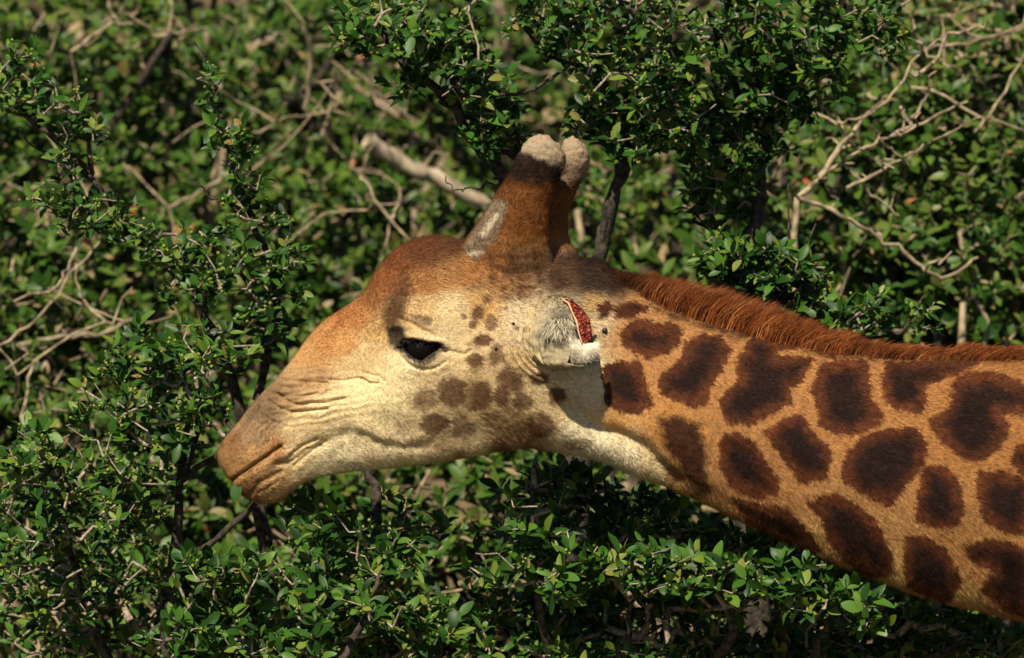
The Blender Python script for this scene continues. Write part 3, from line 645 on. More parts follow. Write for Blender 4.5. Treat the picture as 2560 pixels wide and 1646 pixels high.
    nb = 5200; ii = rng.integers(0, K - 2, nb); jj = rng.integers(0, mm, nb); rp = Pw[ii, jj]
    cen = Pw[ii].mean(1); nn = rp - cen; nn /= np.linalg.norm(nn, axis=1, keepdims=True)
    fw = Pw[ii + 1, jj] - Pw[ii, jj]; ln = rng.uniform(.004, .012, nb)
    hv, hf, hc = blades(rp, nn, fw + np.array((0, 0, -.002)), ln, .0008, C[ii, jj] * rng.uniform(.45, 1.25, (nb, 1)), (.1, .5))
    # longer pale tuft hanging over the fold
    nb2 = 420; tx = rng.uniform(1358, 1430, nb2); ty = rng.uniform(796, 842, nb2); depth = .053 + .020 * np.exp(-((tx - 1405) / 40) ** 2)
    tp = np.stack([(tx - 1280) / 1412, hy - depth, ZC + (823 - ty) / 1412], -1); tn = np.tile((0., -1., 0.), (nb2, 1))
    tfl = np.stack([(tx - 1392) / 60, 0 * tx, -np.ones(nb2) * .8], -1)
    hv2, hf2, hc2 = blades(tp, tn, tfl, rng.uniform(.010, .020, nb2), .0010, np.where(rng.random((nb2, 1)) < .6, lin((220, 206, 172)), lin((70, 66, 58))) * rng.uniform(.8, 1.1, (nb2, 1)), (.0, .3))
    # broad pale flap in front of the opening, split from the dome by a slit
    us = np.linspace(0, 1, 22); vs = np.linspace(0, 1, 16)
    def pl_at(pl, t):
        pl = np.array(pl, float); q = t * (len(pl) - 1); i = np.minimum(q.astype(int), len(pl) - 2); f_ = (q - i)[:, None]; return pl[i] * (1 - f_) + pl[i + 1] * f_
    top = pl_at([(1418, 816), (1432, 836), (1455, 860), (1476, 858), (1496, 853)], us); bot = pl_at([(1428, 913), (1442, 917), (1460, 918), (1478, 913), (1491, 904)], us)
    FX = top[:, None, 0] * (1 - vs)[None, :] + bot[:, None, 0] * vs[None, :]; FY = top[:, None, 1] * (1 - vs)[None, :] + bot[:, None, 1] * vs[None, :]
    FZ = .064 + .010 * np.sin(np.pi * vs)[None, :] ** .7 - .022 * (vs ** 4)[None, :] - .012 * (us ** 2)[:, None] + .002 * fbm(FX / 14, FY / 10)
    fvs = []
    for back in (0, .006): fvs.append(np.stack([(FX - 1280) / 1412, hy - FZ + back, ZC + (823 - FY) / 1412], -1).reshape(-1, 3))
    nu, nv = 22, 16; gi = np.arange(nu * nv).reshape(nu, nv); fq = np.stack([gi[:-1, :-1], gi[1:, :-1], gi[1:, 1:], gi[:-1, 1:]], -1).reshape(-1, 4)
    loop = np.concatenate([gi[:, 0], gi[-1, 1:], gi[-2::-1, -1], gi[0, -2:0:-1]]); ln2 = np.roll(loop, -1)
    fq = np.concatenate([fq, fq[:, ::-1] + nu * nv, np.stack([loop, ln2, ln2 + nu * nv, loop + nu * nv], -1)])
    fc0 = np.tile(lin((240, 228, 196)), (nu * nv, 1)) * (1 + .14 * fbm(FX / 9, FY / 6)).reshape(-1, 1)
    k = (.5 * sstep(.1, .5, fbm(FX / 16 + 3, FY / 7)) * sstep(.45, .8, np.tile(vs, (nu, 1))))[..., None].reshape(-1, 1); fc0 = fc0 * (1 - k) + lin((120, 98, 70)) * k
    fc0 = np.clip(np.concatenate([fc0, fc0 * .6]), .01, 1)
    f = np.concatenate([f, fq + T * mm]); Pl.append(np.concatenate(fvs)); Cl.append(fc0)
    nb3 = 1500; ui = rng.integers(0, nu, nb3); vi = rng.integers(0, nv, nb3); fp = fvs[0].reshape(nu, nv, 3)[ui, vi] + rng.normal(0, .0012, (nb3, 3)) * np.array((1, .1, 1))
    hv3, hf3, hc3 = blades(fp, np.tile((0., -1., 0.), (nb3, 1)), np.tile((.5, 0., -1.), (nb3, 1)), rng.uniform(.003, .008, nb3), .0008, fc0[ui * nv + vi] * rng.uniform(.45, 1.1, (nb3, 1)), (.05, .4))
    # pale lip of skin along the wound
    lipv, lipf = tube([((x - 1280) / 1412, hy - z, ZC + (823 - y) / 1412) for x, y, z in ((1404, 747, .046), (1421, 759, .050), (1430, 782, .056), (1441, 805, .060), (1445, 830, .064), (1454, 858, .068))], [.0014, .0022, .0014, .0024, .0016, .0012], 7)
    nt_ = T * mm + 2 * nu * nv; f = np.concatenate([f, lipf + nt_]); Pl.append(lipv); Cl.append(np.tile(lin((216, 178, 134)), (len(lipv), 1)))
    o1 = nt_ + len(lipv); Pl += [hv, hv2, hv3]; F3 = np.concatenate([hf + o1, hf2 + o1 + len(hv), hf3 + o1 + len(hv) + len(hv2)]); Cl += [hc, hc2, hc3]
    Pa = np.concatenate(Pl); Pa[:, 1] *= sgn
    e = mesh_obj('ear', Pa, [f, F3], M_COAT, None, True, np.concatenate(Cl)); keep(e, giraffe)
    if sgn < 0: return
    e['label'] = 'folded grey ear with a raw red torn rim'
    # raw granular rim
    strip = R4([(695,215),(780,218),(900,310),(990,450),(1002,600),(1000,672),(910,712),(878,620),(848,480),(778,350)])
    gv, gf, gc = [], [], []; q = 0; sv, sf = uv_sphere((0, 0, 0), 1, 8, 5)
    placed = []
    while len(placed) < 240:
        x, y = random.uniform(1405, 1480), random.uniform(748, 862)
        if poly_sd(np.array([x]), np.array([y]), strip)[0] > -3: continue
        placed.append((x, y)); r = random.uniform(.0016, .0034)
        dd = .047 + .018 * sstep(0, 1, (y - 750) / 110) + random.uniform(-.002, .002) - .012 * sstep(1440, 1478, x)
        gv.append(sv * r + np.array([(x - 1280) / 1412, hy - dd, ZC + (823 - y) / 1412])); gf.append(sf + q); q += len(sv)
        gc.append(np.tile(lin(random.choice([(142, 54, 38), (158, 70, 50), (112, 40, 32), (180, 98, 72), (130, 54, 42), (90, 34, 28)])) * random.uniform(.8, 1.15), (len(sv), 1)))
    # the flesh under the granules
    cxm = np.array(strip); cm = cxm.mean(0)
    fan = [np.array([(cm[0] - 1280) / 1412, hy - .052, ZC + (823 - cm[1]) / 1412])]
    for x, y in strip: fan.append(np.array([(x - 1280) / 1412, hy - (.043 + .018 * float(sstep(0, 1, (y - 750) / 110)) - .012 * float(sstep(1440, 1478, x))), ZC + (823 - y) / 1412]))
    back = [p + np.array((0, .02, 0)) for p in fan]
    nf = len(strip); ft = [(0, 1 + k, 1 + (k + 1) % nf) for k in range(nf)]; bt = [(a + nf + 1, c + nf + 1, b + nf + 1) for a, b, c in ft]
    sdf = [(1 + k, 1 + (k + 1) % nf, nf + 2 + (k + 1) % nf, nf + 2 + k) for k in range(nf)]
    fanv = np.array(fan + back)
    wv = np.concatenate(gv + [fanv]); wc = np.concatenate(gc + [np.tile(lin((70, 22, 18)), (len(fanv), 1))])
    w = mesh_obj('wound', wv, [np.concatenate(gf + [np.array(sdf) + q]), np.array(ft + bt) + q], mat_coat('wound_flesh', .4, 0), None, True, wc)
    w.parent = e; w['label'] = 'granular red wound along the ear rim'
ear(1); ear(-1)

# ---- mane: stiff rust hairs along the crest, leaning back
def mane():
    base = cspline([(1520,690,0,0,24),(1560,712,0,0,40),(1640,757,0,0,72),(1740,795,0,0,88),(1850,828,0,0,86),(1960,858,0,0,80),(2080,880,0,0,66),(2200,893,0,0,56),(2330,899,0,0,54),(2460,901,0,0,56),(2600,904,0,0,56),(2800,902,0,0,56),(3000,896,0,0,54)], lambda i, d: 40)
    n = 24000; t = rng.uniform(0, len(base) - 1.01, n); i = t.astype(int); u = (t - i)[:, None]
    B = base[i] * (1 - u) + base[i + 1] * u
    lat = rng.normal(0, 1, n) * .007 - .004
    lat = np.where(rng.random(n) < .35, -rng.uniform(.008, .030, n), lat)
    drop = np.clip(np.abs(lat) - .006, 0, 1) * 650
    root = np.stack([(B[:, 0] - 1280) / PPM, lat, ZC + (823 - B[:, 1] - drop) / PPM], -1)
    clump = fbm(B[:, 0] / 22, lat * 60, o=2); cl2 = fbm(B[:, 0] / 60, lat * 30)
    L = B[:, 4] / PPM * rng.uniform(.7, 1.16, n) * (1 + .2 * clump)
    lean = .55 + .35 * cl2 + rng.normal(0, .10, n) + .25 * sstep(1900, 2300, B[:, 0])
    d0 = np.stack([np.sin(lean * .6), lat * 10 + rng.normal(0, .10, n) - .05 + .12 * clump, np.cos(lean * .6)], -1)
    d1 = np.stack([np.sin(lean * 1.5), lat * 8 + rng.normal(0, .12, n) - .06 + .2 * clump, np.cos(lean * 1.5)], -1)
    p1 = root + d0 * (L * .45)[:, None]; p2 = p1 + d1 * (L * .35)[:, None]; p3 = p2 + (d1 + np.array((.35, 0, -.25))) * (L * .22)[:, None]
    w = .0009; wv = np.stack([np.ones(n) * w / 2, np.zeros(n), np.ones(n) * -w * .15], -1)
    v = np.stack([root - wv, root + wv, p1 - wv * .9, p1 + wv * .9, p2 - wv * .6, p2 + wv * .6, p3], 1).reshape(-1, 3)
    k = np.arange(n)[:, None] * 7
    q = np.concatenate([k + np.array([0, 1, 3, 2]), k + np.array([2, 3, 5, 4])]); t3 = k + np.array([4, 5, 6])
    pal = np.array([lin(c) for c in ((142, 76, 36), (170, 96, 46), (104, 52, 24), (204, 136, 78), (50, 26, 14))]); pc = pal[rng.choice(5, n, p=[.32, .24, .2, .08, .16])]
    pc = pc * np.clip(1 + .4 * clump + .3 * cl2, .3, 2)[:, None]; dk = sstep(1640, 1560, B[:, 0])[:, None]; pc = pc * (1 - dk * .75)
    tip = pc * np.array((.55, .48, .45)) * .8
    c = np.stack([pc * .8, pc * .8, pc, pc, pc * .95, pc * .95, tip], 1).reshape(-1, 3)
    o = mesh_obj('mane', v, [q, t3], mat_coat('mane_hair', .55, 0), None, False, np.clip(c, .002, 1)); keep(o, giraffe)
    o['label'] = 'stiff rust-brown mane along the neck crest'
mane()
# tail, off frame
tv, tf = tube([(3.48, 0, 2.62), (3.62, 0, 2.4), (3.66, 0, 2.0), (3.66, 0, 1.5), (3.66, 0, 1.0)], [.05, .04, .03, .02, .05], 8)
keep(mesh_obj('tail', tv, tf, M_COAT, None, True, np.tile(lin((120, 80, 40)), (len(tv), 1))), giraffe)
#FOLIAGE
# ================================================================== VEGETATION
def leaf_mesh(nl, nw, curl, fold, rel):     # leaf of length 1 along +X, upper face +Z
    us = np.linspace(0, 1, nl + 1); v = []
    wid = .5 * rel * np.sin(np.pi * np.clip(us, 0.02, 0.985) ** .92) ** .62
    for u, w in zip(us, wid):
        for t in np.linspace(-1, 1, 2 * nw + 1):
            v.append((u, t * w, fold * abs(t) * w - curl * (u - .15) ** 2 + .012 * math.sin(9 * u + 4 * t)))
    k = 2 * nw + 1; i = np.arange(len(v)).reshape(nl + 1, k)
    f = np.stack([i[:-1, :-1], i[1:, :-1], i[1:, 1:], i[:-1, 1:]], -1).reshape(-1, 4)
    return np.array(v), f
LEAVES = [leaf_mesh(6, 1, .18, .30, .44), leaf_mesh(6, 1, .35, .22, .50), leaf_mesh(6, 1, -.12, .40, .38), leaf_mesh(6, 1, .10, .15, .54)]
LEAVES_LO = [leaf_mesh(4, 1, .2, .3, .46), leaf_mesh(4, 1, .05, .2, .52)]
def mesh_data(name, v, f, mat):
    o = mesh_obj(name, v, f, mat); me = o.data; bpy.data.objects.remove(o); return me
LEAF_ME = [mesh_data('leaf', v, f, M_LEAF) for v, f in LEAVES]
LEAF_ME_FAR = [mesh_data('leaf', v, f, M_LEAF_FAR) for v, f in LEAVES_LO]
SUNV = -np.array(SUN_D)

def grow(limbs, targets, step=0.05, wob=.012, r=rng):
    """skeleton: limb points, then every target is tied to the nearest node"""
    nodes, par, fixed = [], [], []
    for L in limbs:
        for q, p in enumerate(L):
            nodes.append(p); par.append(len(nodes) - 2 if q else -1); fixed.append(True)
    nodes = list(map(np.asarray, nodes)); arr = np.array(nodes)
    d = np.min(np.linalg.norm(targets[:, None] - arr[None], axis=2), axis=1) if len(targets) else []
    order = np.argsort(d); buf = np.zeros((len(arr) + len(targets) * 16 + 10, 3)); buf[:len(arr)] = arr; n = len(arr); ends = []
    for t in order:
        T = targets[t]; dv = buf[:n] - T; dist = np.linalg.norm(dv, axis=1) + np.clip(dv[:, 2], 0, 9) * .5
        k = int(np.argmin(dist)); P0 = buf[k].copy(); L = np.linalg.norm(T - P0); m = int(min(14, max(1, math.ceil(L / step))))
        bow = r.normal(0, 1, 3) * .10 * L; last = k
        for i in range(1, m + 1):
            u = i / m; p = P0 + (T - P0) * u + bow * math.sin(math.pi * u) + (r.normal(0, wob, 3) if i < m else 0)
            buf[n] = p; par.append(last); fixed.append(False); last = n; n += 1
        ends.append((t, last))
    return buf[:n].copy(), np.array(par), np.array(fixed), ends
def twig_mesh(nodes, par, fixed, r0=.0012, pw=.40, sides=4):
    cnt = np.ones(len(nodes))
    for i in range(len(nodes) - 1, -1, -1):
        if par[i] >= 0: cnt[par[i]] += cnt[i] * (not fixed[i])
    rad = r0 * cnt ** pw
    I = np.array([i for i in range(len(nodes)) if not fixed[i] and par[i] >= 0])
    if not len(I): return None
    A, B = nodes[par[I]], nodes[I]; T = B - A; T /= np.maximum(np.linalg.norm(T, axis=1, keepdims=True), 1e-9)
    U = np.cross(T, np.array((.3, .8, .5))); U /= np.maximum(np.linalg.norm(U, axis=1, keepdims=True), 1e-9); Wv = np.cross(T, U)
    a = np.linspace(0, 2 * math.pi, sides, endpoint=False)
    cs = U[:, None] * np.cos(a)[None, :, None] + Wv[:, None] * np.sin(a)[None, :, None]
    ra = np.minimum(rad[par[I]], rad[I] * 1.35)[:, None, None]; rb = rad[I][:, None, None]
    v = np.concatenate([A[:, None] + cs * ra, B[:, None] + cs * rb], 1); k = np.arange(len(I))[:, None] * 2 * sides
    f = np.concatenate([k + np.array([j, (j + 1) % sides, sides + (j + 1) % sides, sides + j]) for j in range(sides)])
    return v.reshape(-1, 3), f
def rosette(pos, axis, n, size, r, face=.55):
    """n leaves round a shoot tip: returns frames (n,3,3), position, length"""
    axis = axis / np.linalg.norm(axis); ref = np.array((0.2, -.9, .3)); u = np.cross(axis, ref); u /= np.linalg.norm(u); w = np.cross(axis, u)
    out = []; ph = r.uniform(0, 6.28)
    for k in range(n):
        a = ph + k * 2.4 + r.normal(0, .25); el = r.uniform(.15, 1.0)
        d = (u * math.cos(a) + w * math.sin(a)) * math.cos(el) + axis * math.sin(el) + r.normal(0, .12, 3); d /= np.linalg.norm(d)
        up = axis * (1 - face) + SUNV * face + r.normal(0, .28, 3); up -= d * np.dot(up, d); up /= max(np.linalg.norm(up), 1e-6)
        y = np.cross(up, d); out.append((np.stack([d, y, up], 1), pos - axis * r.uniform(0, .018) + d * .003, size * r.uniform(.6, 1.2)))
    return out
def place_leaves(lv, root, mat, me_list, geo_list, nparts, key, r, name='leaf'):
    """the largest-showing leaves become parts, the rest one mesh"""
    sc = np.array([key(Mx, p, L) for Mx, p, L in lv]); order = np.argsort(-sc); parts = set(order[:nparts].tolist())
    vs, fs, ts, off = [], [], [], 0
    rl = Vector(root.location)
    for q, (Mx, p, L) in enumerate(lv):
        g = int(r.integers(len(me_list))); wsc = r.uniform(.8, 1.15)
        if q in parts:
            o = bpy.data.objects.new(name, me_list[g]); COL.objects.link(o); o.parent = root
            m = Matrix(((Mx[0,0]*L, Mx[0,1]*L*wsc, Mx[0,2]*L, p[0]-rl.x), (Mx[1,0]*L, Mx[1,1]*L*wsc, Mx[1,2]*L, p[1]-rl.y), (Mx[2,0]*L, Mx[2,1]*L*wsc, Mx[2,2]*L, p[2]-rl.z), (0, 0, 0, 1)))
            o.matrix_basis = m
        else:
            v, f = geo_list[g]; vs.append((v * np.array((L, L * wsc, L))) @ Mx.T + p); fs.append(f + off); ts.append(np.full(len(v), r.random())); off += len(v)
    if vs:
        o = mesh_obj('foliage', np.concatenate(vs), np.concatenate(fs), mat, None, True, None, np.concatenate(ts)); keep(o, root); o['kind'] = 'stuff'
def in_view(p):
    s = S(p[1]); return abs(p[0] * s) < 1290 and abs((p[2] - ZC) * s) < 835
def key_near(Mx, p, L):
    if not in_view(p): return -1
    fac = abs(Mx[1, 2])                        # how squarely the blade faces the viewer
    return L * (0.25 + fac) * (1 - .9 * np.clip((p[1] + .3) / 1.2, 0, 1))
def key_far(Mx, p, L):
    return -1 if not in_view(p) else L * (.2 + abs(Mx[1, 2])) / (1 + .5 * max(0, p[1]))

def limb_pts(pl, n_sub=5, wob=.006, r=rng):
    P = np.array([W(x, y, d) if y is not None else None for x, y, d, _ in pl]); R = np.array([q[3] for q in pl]) / PPM
    out, rr = [], []
    for i in range(len(P) - 1):
        p0, p1, p2, p3 = P[max(i-1, 0)], P[i], P[i+1], P[min(i+2, len(P)-1)]
        for u in np.linspace(0, 1, n_sub, endpoint=False):
            out.append(.5*((2*p1)+(-p0+p2)*u+(2*p0-5*p1+4*p2-p3)*u*u+(-p0+3*p1-3*p2+p3)*u**3) + r.normal(0, wob, 3) * .5); rr.append(R[i]*(1-u)+R[i+1]*u)
    out.append(P[-1]); rr.append(R[-1]); return np.array(out), np.array(rr)
def ground_px(y, z): return 823 + (ZC - z) * S(y)

def shrub(name, label, limbs, clumps, seed, leaf=.027, nper=(4, 8), nparts=300, berries=0, cat='shrub', group=None, bark=None, axis_bias=(0, -.25, .8), dens=1.35):
    r = np.random.default_rng(seed)
    LP = [limb_pts(L, r=r) for L in limbs]
    base = LP[0][0][0]; root = empty(name, (base[0], base[1], gz(np.array(base[0]), np.array(base[1])))); tag(root, label, cat, group)
    for q, (P, R) in enumerate(LP):
        R = R * (1 + .15 * r.normal(0, 1, len(R)) * .6)
        v, f = tube(P, R, 9); keep(mesh_obj('trunk' if q == 0 else 'branch', v, f, bark or M_BARK), root)
    T = []
    for (cx, cy, rx, ry, y0, ry_d, n) in clumps:
        n = int(n * dens); k = 0
        while k < n:
            p = r.uniform(-1, 1, 3)
            if p @ p > 1: continue
            p *= .55 + .45 * r.random() ** .5 / max(np.linalg.norm(p), .3) if r.random() < .35 else 1
            T.append(W(cx + p[0] * rx, cy + p[1] * ry, y0 + p[2] * ry_d)); k += 1
    T = np.array(T)
    if len(T):
        nodes, par, fixed, ends = grow([P for P, _ in LP], T, r=r)
        tm = twig_mesh(nodes, par, fixed)
        if tm: o = mesh_obj('twigs', *tm, M_TWIG); keep(o, root); o['kind'] = 'stuff'
        lv = []; bp = []
        for t, e in ends:
            ax = nodes[e] - nodes[par[e]]; ax = ax / max(np.linalg.norm(ax), 1e-6) * .55 + np.array(axis_bias) * .8 + r.normal(0, .35, 3)
            if r.random() < .17: continue      # bare twig tips
            lv += rosette(nodes[e], ax, int(r.integers(*nper)), leaf * r.uniform(.7, 1.3), r)
            q = par[e]
            if not fixed[q] and r.random() < .6: lv += rosette(nodes[q], ax + r.normal(0, .5, 3), int(r.integers(1, 4)), leaf * .8, r)
            if r.random() < berries:
                for _ in range(int(r.integers(2, 6))): bp.append(nodes[e] + r.normal(0, .008, 3))
        place_leaves(lv, root, M_LEAF, LEAF_ME, LEAVES, nparts, key_near, r)
        if bp:
            sv, sf = uv_sphere((0, 0, 0), 1, 7, 5); vs = np.concatenate([sv * r.uniform(.0022, .0036) + b for b in bp]); fs = np.concatenate([sf + i * len(sv) for i in range(len(bp))])
            o = mesh_obj('berries', vs, fs, M_BERRY); keep(o, root); o['kind'] = 'stuff'
    return root
G0 = lambda y: ground_px(y, float(gz(np.array(0.), np.array(y))))

# --- the bush the giraffe browses, left of the muzzle
shrub('leafy_shrub', 'leafy green bush with small yellow berries in front of the giraffe muzzle',
  [[(250, G0(.25), .25, 42), (300, 2600, .25, 34), (380, 1900, .22, 24), (430, 1450, .18, 15), (450, 1200, .15, 10), (480, 1040, .12, 7), (530, 1000, .1, 5)],
   [(380, 1900, .22, 20), (250, 1600, .25, 13), (180, 1400, .25, 9), (120, 1250, .2, 7), (60, 1150, .2, 5)],
   [(430, 1450, .18, 12), (560, 1330, .16, 9), (640, 1260, .14, 6)], [(450, 1200, .15, 8), (560, 1120, .1, 7), (620, 1060, .06, 7)], [(440, 1250, .15, 8), (520, 1020, .12, 6), (590, 1090, .04, 7)],
   [(430, 1320, .2, 6), (350, 1290, .1, 5), (170, 1330, .05, 4)]],
  [(430, 880, 170, 100, .15, .18, 40), (350, 990, 190, 110, .12, .18, 46), (500, 1040, 90, 120, .1, .12, 26), (260, 1120, 210, 100, .1, .2, 44), (80, 1160, 110, 130, .1, .2, 34),
   (60, 1330, 120, 110, .05, .2, 30), (200, 1290, 170, 110, .1, .2, 42), (330, 1230, 120, 90, .12, .15, 28), (140, 1480, 180, 120, .2, .2, 40), (330, 1430, 160, 120, .52, .12, 54), (160, 1420, 150, 90, .5, .1, 40), (150, 1600, 180, 60, .5, .1, 34), (400, 1580, 120, 70, .5, .1, 30)],
  11, berries=.5)
# --- limb slanting down from the upper left with an upright sprig
shrub('leafy_shrub', 'slender leafy bush with grey forked limbs reaching over the tan forehead side of the muzzle',
  [[(760, G0(.55), .55, 40), (740, 2400, .55, 32), (700, 1700, .52, 24), (640, 1250, .5, 18), (560, 900, .48, 14), (500, 760, .46, 12)],
   [(500, 760, .46, 12), (400, 640, .44, 11), (310, 570, .42, 11), (230, 450, .4, 10), (150, 360, .38, 9), (60, 290, .36, 8), (-60, 230, .36, 7)],
   [(640, 1000, .48, 12), (690, 780, .46, 10), (660, 620, .42, 9), (610, 500, .4, 8), (575, 390, .38, 7), (550, 260, .36, 5), (520, 170, .36, 4), (484, 104, .36, 2)],
   [(560, 880, .48, 9), (640, 760, .4, 7), (600, 680, .36, 6), (620, 620, .34, 4)], [(230, 450, .4, 7), (215, 330, .36, 5), (205, 240, .35, 3)], [(600, 500, .4, 4), (540, 500, .38, 3), (500, 465, .36, 2)], [(160, 390, .36, 4), (90, 370, .36, 3), (40, 325, .34, 2)]],
  [(40, 190, 80, 100, .34, .12, 26), (130, 250, 90, 70, .34, .1, 14), (190, 350, 90, 80, .34, .1, 18), (170, 500, 100, 80, .34, .1, 26), (260, 540, 120, 70, .34, .1, 26), (400, 600, 130, 60, .36, .12, 26), (470, 690, 120, 80, .36, .1, 28),
   (560, 640, 110, 80, .36, .1, 24), (690, 690, 90, 90, .38, .1, 22), (660, 800, 80, 70, .38, .1, 18), (620, 890, 70, 50, .36, .1, 10), (530, 220, 50, 60, .34, .06, 8), (570, 330, 80, 60, .34, .08, 14), (620, 420, 80, 60, .34, .08, 12), (590, 480, 70, 60, .34, .08, 10), (670, 560, 90, 60, .36, .08, 14), (720, 640, 70, 60, .36, .08, 10)],
  12, berries=.25, nper=(3, 7), dens=1.15)
# --- sprays in front, below the muzzle
shrub('leafy_shrub', 'glossy broad-leaved bush growing below the giraffe chin',
  [[(700, G0(-.2), -.2, 36), (690, 2600, -.2, 30), (660, 2000, -.18, 20), (640, 1720, -.15, 13), (620, 1540, -.12, 7)],
   [(660, 2000, -.18, 18), (800, 1750, -.1, 12), (900, 1560, -.05, 8), (960, 1420, 0, 5)], [(690, 2400, -.2, 18), (980, 1950, 0, 13), (1080, 1700, .1, 9), (1090, 1580, .1, 5)],
   [(700, 2200, -.2, 14), (500, 1850, -.2, 11), (420, 1650, -.2, 7), (400, 1560, -.2, 4)], [(900, 1560, .1, 12), (940, 1330, .3, 12), (930, 1200, .34, 13), (900, 1160, .36, 13)]],
  [(560, 1440, 150, 90, -.15, .1, 34), (600, 1560, 190, 90, -.12, .12, 42), (760, 1380, 100, 110, 0, .12, 18), (840, 1520, 150, 100, -.05, .14, 34), (450, 1600, 140, 60, -.15, .1, 20), (960, 1400, 130, 110, .1, .15, 28), (1040, 1560, 140, 90, .1, .16, 30), (800, 1290, 110, 60, .12, .1, 14), (720, 1620, 150, 40, -.15, .1, 18), (650, 1600, 300, 60, .35, .1, 60), (950, 1600, 200, 60, .4, .1, 44), (850, 1450, 150, 70, .4, .08, 30), (1020, 1300, 130, 80, .35, .15, 22)],
  13, leaf=.033, berries=.3)
# --- bush under the neck
shrub('leafy_shrub', 'dense dark bush shaded beneath the giraffe neck',
  [[(1650, G0(.35), .35, 46), (1660, 2500, .35, 36), (1700, 1950, .33, 26), (1760, 1700, .2, 18), (1830, 1600, .1, 12), (1815, 1520, .05, 6)],
   [(1660, 2500, .35, 26), (1480, 1950, .3, 18), (1380, 1650, .2, 12), (1340, 1450, .12, 8), (1330, 1290, .1, 6), (1335, 1220, .1, 4)], [(1700, 1950, .33, 20), (1960, 1750, .2, 13), (2050, 1600, .1, 9), (2080, 1500, .05, 5)],
   [(1480, 1950, .3, 13), (1560, 1650, .2, 9), (1580, 1500, .12, 6)], [(1960, 1750, .2, 13), (2250, 1680, .3, 10), (2420, 1600, .3, 6)]],
  [(1330, 1270, 120, 110, .15, .12, 32), (1290, 1400, 140, 100, .15, .15, 34), (1440, 1430, 120, 90, .12, .12, 26), (1570, 1420, 120, 70, .04, .08, 22), (1700, 1440, 120, 80, .02, .08, 26), (1880, 1440, 130, 70, -.02, .08, 30), (2020, 1470, 130, 80, -.02, .08, 34), (2150, 1510, 110, 70, .02, .1, 22),
   (1400, 1560, 200, 80, .42, .12, 50), (1650, 1580, 220, 70, .44, .12, 54), (1950, 1600, 220, 60, .5, .12, 50), (2250, 1600, 180, 60, .5, .12, 44), (1550, 1300, 200, 100, .32, .1, 66), (1800, 1390, 220, 90, .36, .1, 66), (2450, 1600, 130, 60, .42, .12, 34), (1300, 1630, 150, 60, .25, .12, 34), (1560, 1650, 220, 50, .2, .12, 40), (1850, 1650, 220, 50, .45, .1, 40), (2200, 1650, 240, 50, .45, .1, 44), (1700, 1500, 200, 60, .34, .08, 40), (2300, 1560, 140, 50, .4, .08, 34), (1250, 1560, 120, 90, .3, .15, 26), (1420, 1220, 120, 70, .28, .08, 28), (2100, 1450, 200, 90, .42, .1, 50)],
  14, leaf=.031, berries=.15)
# --- small tree behind the head: two limbs
shrub('leafy_tree', 'small dark-limbed tree whose leafy crown hangs just above the horns', 
  [[(1480, G0(.6), .6, 60), (1470, 2500, .6, 50), (1450, 1700, .6, 42), (1440, 1100, .58, 36), (1460, 820, .55, 26), (1490, 670, .52, 21), (1515, 550, .5, 19), (1555, 420, .48, 15), (1600, 310, .46, 11), (1620, 210, .44, 8), (1590, 100, .42, 6)],
   [(1440, 1100, .58, 28), (1380, 800, .54, 24), (1310, 560, .5, 20), (1255, 440, .48, 18), (1200, 370, .46, 17), (1150, 290, .44, 14), (1080, 215, .42, 12), (1010, 170, .4, 9), (960, 90, .4, 7), (930, 20, .4, 6), (920, -60, .4, 5)],
   [(1200, 370, .46, 9), (1300, 395, .46, 6), (1290, 330, .44, 5), (1270, 250, .42, 4)], [(1480, 720, .52, 12), (1500, 600, .5, 9), (1530, 470, .5, 8), (1545, 400, .5, 6)], [(1555, 420, .48, 9), (1480, 200, .44, 7), (1370, 140, .42, 6), (1310, 60, .4, 4)],
   [(1620, 210, .44, 7), (1700, 180, .42, 6), (1640, 80, .4, 5), (1570, 20, .4, 4)], [(1260, 450, .48, 4), (1190, 470, .46, 3), (1140, 478, .45, 2), (1115, 440, .45, 1.5)], [(1090, 220, .4, 4), (1240, 240, .36, 5), (1350, 215, .34, 5), (1420, 170, .34, 4), (1430, 130, .34, 3)]],
  [(880, 70, 80, 70, .38, .12, 22), (990, 80, 110, 90, .38, .12, 34), (1110, 130, 120, 100, .38, .12, 38), (1190, 200, 120, 80, .38, .12, 34), (1250, 300, 100, 70, .42, .1, 26), (1000, 200, 60, 50, .38, .08, 10), (1200, 350, 70, 50, .44, .08, 12),
   (1370, 60, 110, 80, .38, .12, 30), (1490, 110, 140, 100, .38, .14, 44), (1560, 230, 140, 100, .4, .14, 46), (1480, 300, 70, 60, .42, .08, 16), (1640, 120, 140, 100, .38, .14, 44), (1600, 340, 130, 60, .42, .12, 34), (1700, 270, 120, 110, .42, .12, 38), (1560, 20, 180, 50, .38, .14, 34), (1400, -40, 500, 60, .4, .2, 60)],
  15, berries=.25, cat='tree')
